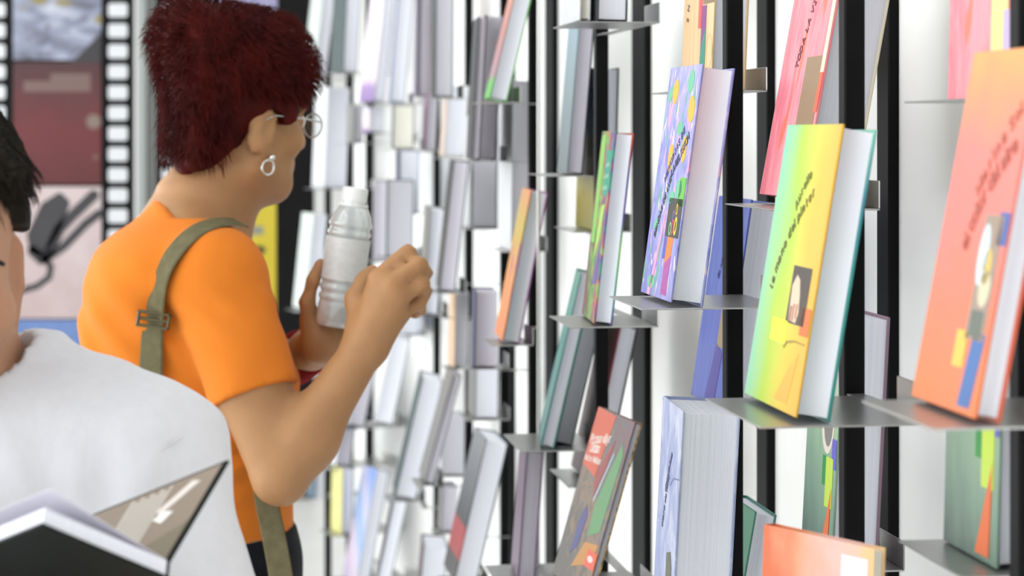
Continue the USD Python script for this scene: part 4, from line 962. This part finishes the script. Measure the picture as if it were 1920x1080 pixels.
def flap(poly, mt, z, name):
    q = extrude(poly, .0003); v = q.vertices.copy()
    q.vertices = hinge + hdn * v[:, :1] * hl + ac * v[:, 1:2] * LB + fn * (z + v[:, 2:3])
    if q.volume < 0: q.invert()
    obj(name, q, mt, fcv, smooth=False)
flap(R(.01, .02, .975, .985), m_taupe, .0001, 'endpaper')
m_type = art('print_small_type', [(.4, srgb(132, 122, 112)), (.52, srgb(206, 202, 196))], 0, 0, .5, (1, 1), 1.0)
for k in range(13):
    y0 = .285 + k * .019
    flap(R(.16 + .012 * (k % 3), y0, .94 - .02 * ((k * 5) % 3), y0 + .010), ink(206, 200, 192), .0005, 'type_line')
flap(Polygon([(.50, .21), (.60, .17), (.64, .25), (.58, .27), (.60, .30)]), ink(238, 238, 236), .0005, 'picture')
flap(Polygon([(.62, .24), (.86, .10), (.90, .16), (.74, .25), (.66, .30)]), ink(214, 208, 202), .0005, 'picture')
flap(Polygon([(.05, .02), (.40, .02), (.20, .36), (.02, .36)]), ink(120, 112, 96), .0005, 'picture')
obj('spine', prism([Bq + nrm * .0022, hinge, hinge + ac * LB, Bq + nrm * .0022 + ac * LB], .002, ab), m_dark, rb, smooth=30)
for k, (px_, py_, dy) in enumerate(((95, 916, .012), (88, 950, .006))):
    tip = P(px_, py_, A_[1] + .008 + dy); hs = hinge - ab * .002
    mid = (hs + tip) / 2 + np.array([0, .002, -.0012])
    ptsA = spline([hs, mid, tip], 10); V_ = np.vstack([ptsA, ptsA + ac * (LB - .004)]); tn = np.cross(tip - hs, ac); tn /= np.linalg.norm(tn)
    V_ = np.vstack([V_, V_ + tn * .0004]); F_ = []
    for i in range(9):
        for o1, fl in ((0, 0), (20, 1)):
            a, b, c, d = i + o1, i + 1 + o1, i + 11 + o1, i + 10 + o1
            F_ += [[a, b, c], [a, c, d]] if fl else [[a, c, b], [a, d, c]]
    for loop in (list(range(10)), list(range(10, 20)), [0, 10], [9, 19]):
        for i in range(len(loop) - 1):
            a, b = loop[i], loop[i + 1]; F_ += [[a, b, b + 20], [a, b + 20, a + 20]]
    obj('leaf', trimesh.Trimesh(V_, F_, process=False), m_leaf, rb, smooth=False)

# his hands carry the book from below and from the far side
def grip(F, Wj, edge, along, out_n, inw, sgn):
    """palm under the board at edge, four fingers laid along the outer board, thumb over the pages"""
    pc = edge + out_n * .022 - inw * .0
    F.cone(Wj, pc, .028, .026, .025)
    for i in range(4):
        b0_ = pc + along * (.018 - .019 * i) + inw * .012; rr = (.0092, .0096, .0092, .008)[i]
        chain(F, [pc - inw * .01 + along * (.010 - .010 * i), b0_, b0_ + inw * .030 - out_n * .006, b0_ + inw * .052 - out_n * .009], [.016, rr * 1.1, rr, rr * .85], .008)
    chain(F, [pc - along * sgn * .018, edge - inw * .012 - along * sgn * .03, edge + inw * .012 - along * sgn * .034 - out_n * .026, edge + inw * .028 - along * sgn * .03 - out_n * .026], [.018, .013, .0105, .009], .008)
grip(Bd, W1, A_ + ac * .13, -ac, nrm, ab, 1)
grip(Bd, W2, Bq + ac * .14 + ab * .006, -ac, nrm, -ab, 1)
obj('body', Bd.mesh(), m_skin2, rd, smooth=True)
Sb = Field((bx - .38, 1.40, .82), (bx + .40, 1.94, 1.42), .005)
Sb.loft(*brows(BR, .003), k=.02)
for a_, b_ in ((S1, E1), (S2, E2)):
    sg = np.sign(a_[0] - bx)
    Sb.cone(a_, P(-140 + sg * 200, 770, 1.71), .066, .06, .05)
    ax = (b_ - a_) / np.linalg.norm(b_ - a_); end = a_ + (b_ - a_) * .62
    def sleeve(g, a_=a_, end=end, ax=ax):
        d = end - a_; t = np.clip(((g - a_) @ d) / (d @ d), 0, 1.3)
        return np.maximum(np.linalg.norm(g - a_ - t[..., None] * d, axis=-1) - (.064 + .026 * t), (g - end) @ ax)
    Sb.add(sleeve, np.minimum(a_, end) - .1, np.maximum(a_, end) + .1, .02)
Gb = Sb.grid(); xx, yy, zz = Gb[..., 0], Gb[..., 1], Gb[..., 2]
fold = (meshkit.fbm(np.stack([xx * 16, yy * 9, zz * 6], -1), 3, 21).astype(np.float32) - .5) * .016
x2 = (xx - P(140, 900, 1.58)[0])
for cxp, slope, amp, wd in ((130, .25, .006, .016), (235, .05, .007, .012), (40, .5, .006, .014), (275, .0, .006, .010)):
    dx = xx - P(cxp, 880, 1.6)[0] - slope * (zz - P(cxp, 880, 1.6)[2]) * -1
    fold -= amp * np.exp(-(dx / wd) ** 2) * np.clip((1.34 - zz) / .08, 0, 1)
Sb.F = (Sb.F + fold).astype(np.float32)
cc = P(-140, 640, 1.69)
rad = np.linalg.norm((Gb - cc) * np.array([1, 1.05, .82]), axis=-1)
Sb.F = np.maximum(Sb.F, .083 - rad).astype(np.float32)
bs = obj('t_shirt', Sb.mesh(4), m_white, rd, smooth=True)
# seam of the sleeve
sm = [hit(Sb, *q, 1.4, 1.8) for q in ((278, 985), (279, 940), (280, 900), (284, 862), (310, 838), (340, 820), (356, 808))]
sm = [q + np.array([0, -.0006, 0]) for q in sm if q is not None]
if len(sm) > 3: obj('seam', tube(spline(sm, 30), .0009, 6), m_white, bs, smooth=True)
Tb = Field((bx - .24, 1.5, .03), (bx + .24, 1.92, .98), .007)
Tb.loft([.78, .86, .92, .97], [bx] * 4, [YB + .02] * 4, [.16, .17, .165, .16], [.115, .125, .122, .12], k=.03)
for s_ in (-1, 1):
    chain(Tb, [np.array([bx + s_ * .085, YB + .02, .82]), np.array([bx + s_ * .095, YB, .46]), np.array([bx + s_ * .10, YB + .02, .08])], [.098, .070, .064], .03)
Tb.F = np.maximum(Tb.F, .06 - Tb.grid()[..., 2]).astype(np.float32)
obj('trousers', Tb.mesh(3), m_jean, rd, smooth=True)
for s_ in (-1, 1):
    c0 = np.array([bx + s_ * .10, YB + .04, .045]); c1 = np.array([bx + s_ * .118, YB - .13, .036])
    sf = Field(np.minimum(c0, c1) - .08, np.maximum(c0, c1) + .08, .006); sf.cone(c0, c1, .046, .04, .02); sf.cone(c0 + [0, -.01, .02], c0 + [0, -.01, .06], .047, .044, .02)
    sf.F = np.maximum(sf.F, .001 - sf.grid()[..., 2]).astype(np.float32); obj('shoe', sf.mesh(2), m_shoe, rd, smooth=True)
for s_ in (-1, 1):
    ey = obj('eye', trimesh.creation.icosphere(2, .0112).apply_translation(BL(s_ * .033, .0765, -.002)), m_skin2, rd, smooth=True)
    lash = spline([BL(s_ * .020, .0885, -.008), BL(s_ * .033, .0905, -.011), BL(s_ * .046, .0835, -.008)], 14)
    obj('eyelash', tube(lash, .0013, 6), m_darkhair, ey, smooth=True)
    br = spline([BL(s_ * .014, .0985, .019), BL(s_ * .032, .0955, .026), BL(s_ * .052, .0795, .019)], 16)
    obj('eyebrow', tube(br, np.linspace(.0036, .0018, 16), 8), m_darkhair, rd, smooth=True)
Hb = Field(BH - .19, BH + .19, .0045)
Hb.ball(BL(0, -.016, .040), (.077, .100, .096), BRm, .02)
Hb.ball(BL(0, -.07, -.02), (.062, .045, .06), BRm, .03)
Hb.ball(BL(0, .060, .085), (.066, .048, .036), BRm, .03)
for s_ in (-1, 1):
    Hb.ball(BL(s_ * .074, .016, .014), (.010, .020, .036), BRm, .015)
    Hb.ball(BL(s_ * .050, .074, .058), (.028, .030, .030), BRm, .02)
Gq = Hb.grid(); ql = (Gq - BH) @ BRm
line = pw([-.2, -.07, -.04, -.01, .012, .03, .045, .06, .09, .12], [-.085, -.08, .0, .015, .018, .032, .056, .084, .092, .095])(ql[..., 1])
ns = meshkit.fbm(np.stack([ql[..., 0] * 30, ql[..., 1] * 30, ql[..., 2] * 14], -1), 3, 31).astype(np.float32) - .5
Hb.F = np.maximum(Hb.F + ns * .016, (line - ql[..., 2]) * .8 + ns * .012).astype(np.float32)
hm2 = Hb.mesh(2)
obj('hair', hm2, m_darkhair, rd, smooth=True)
crb = BL(.02, -.05, .14)
def flow_b(p, n):
    d = p - crb; d /= np.linalg.norm(d, axis=1)[:, None] + 1e-6; return d + np.array([.2, 0, -.35])
strands(rd, 'hair_strand', hm2, 9000, .013, flow_b, m_darkhair, 8, .0006, keep=lambda p: (p - BH) @ BRm[:, 2] > .05, curl=.1)

# ------------------------------------------------------------ film-strip poster panels behind
YP = 9.0
def pp(x0, y0, x1, y1, d0=0.0, d1=0.004):
    """flat print on the panel, from picture rows and columns at the panel's own distance"""
    a, b = P(x0, y1, YP), P(x1, y0, YP); return box((a[0], YP - d1, a[2]), (b[0], YP - d0, b[2]))
def pgon(pts, d0=0.004, d1=0.006):
    q = [P(x, y, YP) for x, y in pts]; m = extrude(Polygon([(v[0], v[2]) for v in q]), d1 - d0)
    v = m.vertices.copy(); m.vertices = np.stack([v[:, 0], YP - d0 - v[:, 2], v[:, 1]], 1)
    if m.volume < 0: m.invert()
    return m
def perf(xc, yc):
    q = sbox(*(np.array([-18, -13, 18, 13]) * YP / FPX)).buffer(-.012).buffer(.012, 4); m = extrude(q, .003); c = P(xc, yc, YP)
    v = m.vertices.copy(); m.vertices = np.stack([v[:, 0] + c[0], YP - v[:, 2], v[:, 1] + c[2]], 1)
    if m.volume < 0: m.invert()
    return m
m_film = mat('film_black', srgb(18, 17, 18), 0.6, 0.12, noise=((3, 3, 3), 0.15))
m_perf = mat('film_perforation', srgb(218, 220, 224), 0.7, 0.2)
pa = thing('poster_panel', 'black film-strip poster panel with pictures of a tree, a red door and scissors', 'poster panel', (P(110, 400, YP)[0], YP, 0))
zt = P(0, -420, YP)[2]; xa, xb = P(-40, 0, YP)[0], P(249, 0, YP)[0]
obj('board', box((xa, YP, 0.02), (xb, YP + .04, zt)), m_film, pa, smooth=False)
obj('foot', box((xa, YP - .15, 0), (xb, YP + .19, .02)), m_film, pa, smooth=False)
for xc in (-8, 221):
    for k in range(-9, 22): obj('perforation', perf(xc, 19 + 38.6 * k), m_perf, pa, smooth=False)
UVq = lambda m: np.stack([(m.vertices[:, 0] - m.bounds[0][0]) / np.ptp(m.vertices[:, 0]), (m.vertices[:, 2] - m.bounds[0][2]) / np.ptp(m.vertices[:, 2])], 1)
m_sky = art('poster_sky_tree', [(.2, srgb(110, 112, 130)), (.45, srgb(160, 166, 190)), (.7, srgb(206, 210, 222))], 0, .1, .35, (3, 4), 1.3, 4, .6, layers=((srgb(150, 138, 90), (2.2, 3), .62, 2), (srgb(86, 86, 88), (5, 6), .66, 6)))
m_red = art('poster_red', [(0, srgb(92, 26, 30)), (.4, srgb(108, 34, 40)), (.75, srgb(84, 38, 42)), (1, srgb(70, 40, 42))], 0, .9, 0, (3, 3), .35, layers=((srgb(126, 104, 98), (2.4, 5), .70, 3),))
m_sci = art('poster_pale_pink', [(.2, srgb(200, 178, 178)), (.6, srgb(222, 206, 206)), (.9, srgb(206, 196, 200))], .1, .2, .2, (3, 3), .6)
m_blu = art('poster_blue', [(.2, srgb(96, 128, 190)), (.55, srgb(120, 146, 200)), (.9, srgb(160, 172, 206))], .1, .2, .2, (9, 2), .7)
m_lil = art('poster_lilac', [(.2, srgb(150, 146, 190)), (.8, srgb(186, 184, 214))], .2, 0, .3, (3, 3), .5)
m_yel = art('poster_yellow', [(.2, srgb(214, 190, 40)), (.8, srgb(226, 206, 66))], .2, .2, .2, (3, 3), .4)
for nm, bb, mm in (('picture', (25, -260, 190, -12), m_lil), ('picture', (25, -6, 190, 112), m_sky), ('picture', (25, 117, 190, 345), m_red), ('picture', (25, 350, 190, 597), m_sci), ('picture', (25, 600, 190, 790), m_blu)):
    m = pp(*bb); obj(nm, m, mm, pa, smooth=False, uv=UVq(m))
m = pgon([(140, 112), (190, 62), (190, 118), (120, 118)], .004, .0055); obj('picture_shadow', m, ink(52, 50, 54), pa, smooth=False)
for bb in ((95, 138, 170, 172), (45, 152, 95, 172)): obj('lettering', pp(*bb, .004, .005), ink(116, 92, 88), pa, smooth=False)
m = pgon([(176 + 14 * math.cos(a), 228 + 14 * math.sin(a)) for a in np.linspace(0, 6.28, 20)[:-1]]); obj('door_knob', m, ink(126, 108, 100), pa, smooth=False)
dkp = ink(58, 56, 60)
def stroke(pts, wd): return [(q.exterior.coords) for q in [__import__('shapely.geometry', fromlist=['LineString']).LineString(pts).buffer(wd)]][0]
for pts, wd in (([(62, 468), (58, 440), (84, 386), (112, 368), (124, 380), (112, 420), (92, 456), (72, 474)], 7), ([(62, 470), (78, 486), (94, 470), (112, 430), (136, 404), (176, 366)], 10), ([(84, 486), (120, 462), (160, 420), (186, 400)], 8), ([(88, 488), (96, 500), (92, 520), (70, 536), (30, 548)], 6)):
    obj('scissors_drawing', pgon(list(stroke(pts, wd))[:-1]), dkp, pa, smooth=False)
gp = thing('panel_post', 'grey upright metal post between the two film-strip panels', 'post', (P(271, 0, YP)[0], YP, 0))
a, b = P(256, 0, YP - .03)[0], P(287, 0, YP - .03)[0]
obj('post', tube(np.array([[(a + b) / 2, YP - .01, 0.0], [(a + b) / 2, YP - .01, zt]]), (b - a) / 2, 20), mat('post_grey', srgb(134, 138, 136), 0.4, 0.4, 0.3), gp, smooth=40)
obj('foot', tube(np.array([[(a + b) / 2, YP - .01, 0.0], [(a + b) / 2, YP - .01, .02]]), .042, 24), mat('post_grey', None), gp, smooth=40)
pb_ = thing('poster_panel', 'black film-strip poster panel with a yellow picture behind the woman', 'poster panel', (P(430, 400, YP)[0], YP, 0))
xa, xb = P(290, 0, YP)[0], P(588, 0, YP)[0]
obj('board', box((xa, YP, 0.02), (xb, YP + .04, zt)), m_film, pb_, smooth=False)
obj('foot', box((xa, YP - .15, 0), (xb, YP + .19, .02)), m_film, pb_, smooth=False)
for xc in (321, 561):
    for k in range(-9, 22): 
        if xc == 321 or k > 20: obj('perforation', perf(xc, 19 + 38.6 * k), m_perf, pb_, smooth=False)
for bb, mm in (((346, -260, 520, 20), m_lil), ((346, 352, 518, 606), m_yel), ((346, 112, 520, 345), m_red), ((346, 610, 518, 790), m_sci)):
    m = pp(*bb); obj('picture', m, mm, pb_, smooth=False, uv=UVq(m))
obj('lettering', pp(420, 424, 494, 440, .004, .005), ink(140, 142, 130), pb_, smooth=False)
obj('drawing', pgon([(440, 474), (462, 462), (492, 460), (500, 470), (484, 482), (452, 496), (436, 500)]), ink(74, 68, 32), pb_, smooth=False)
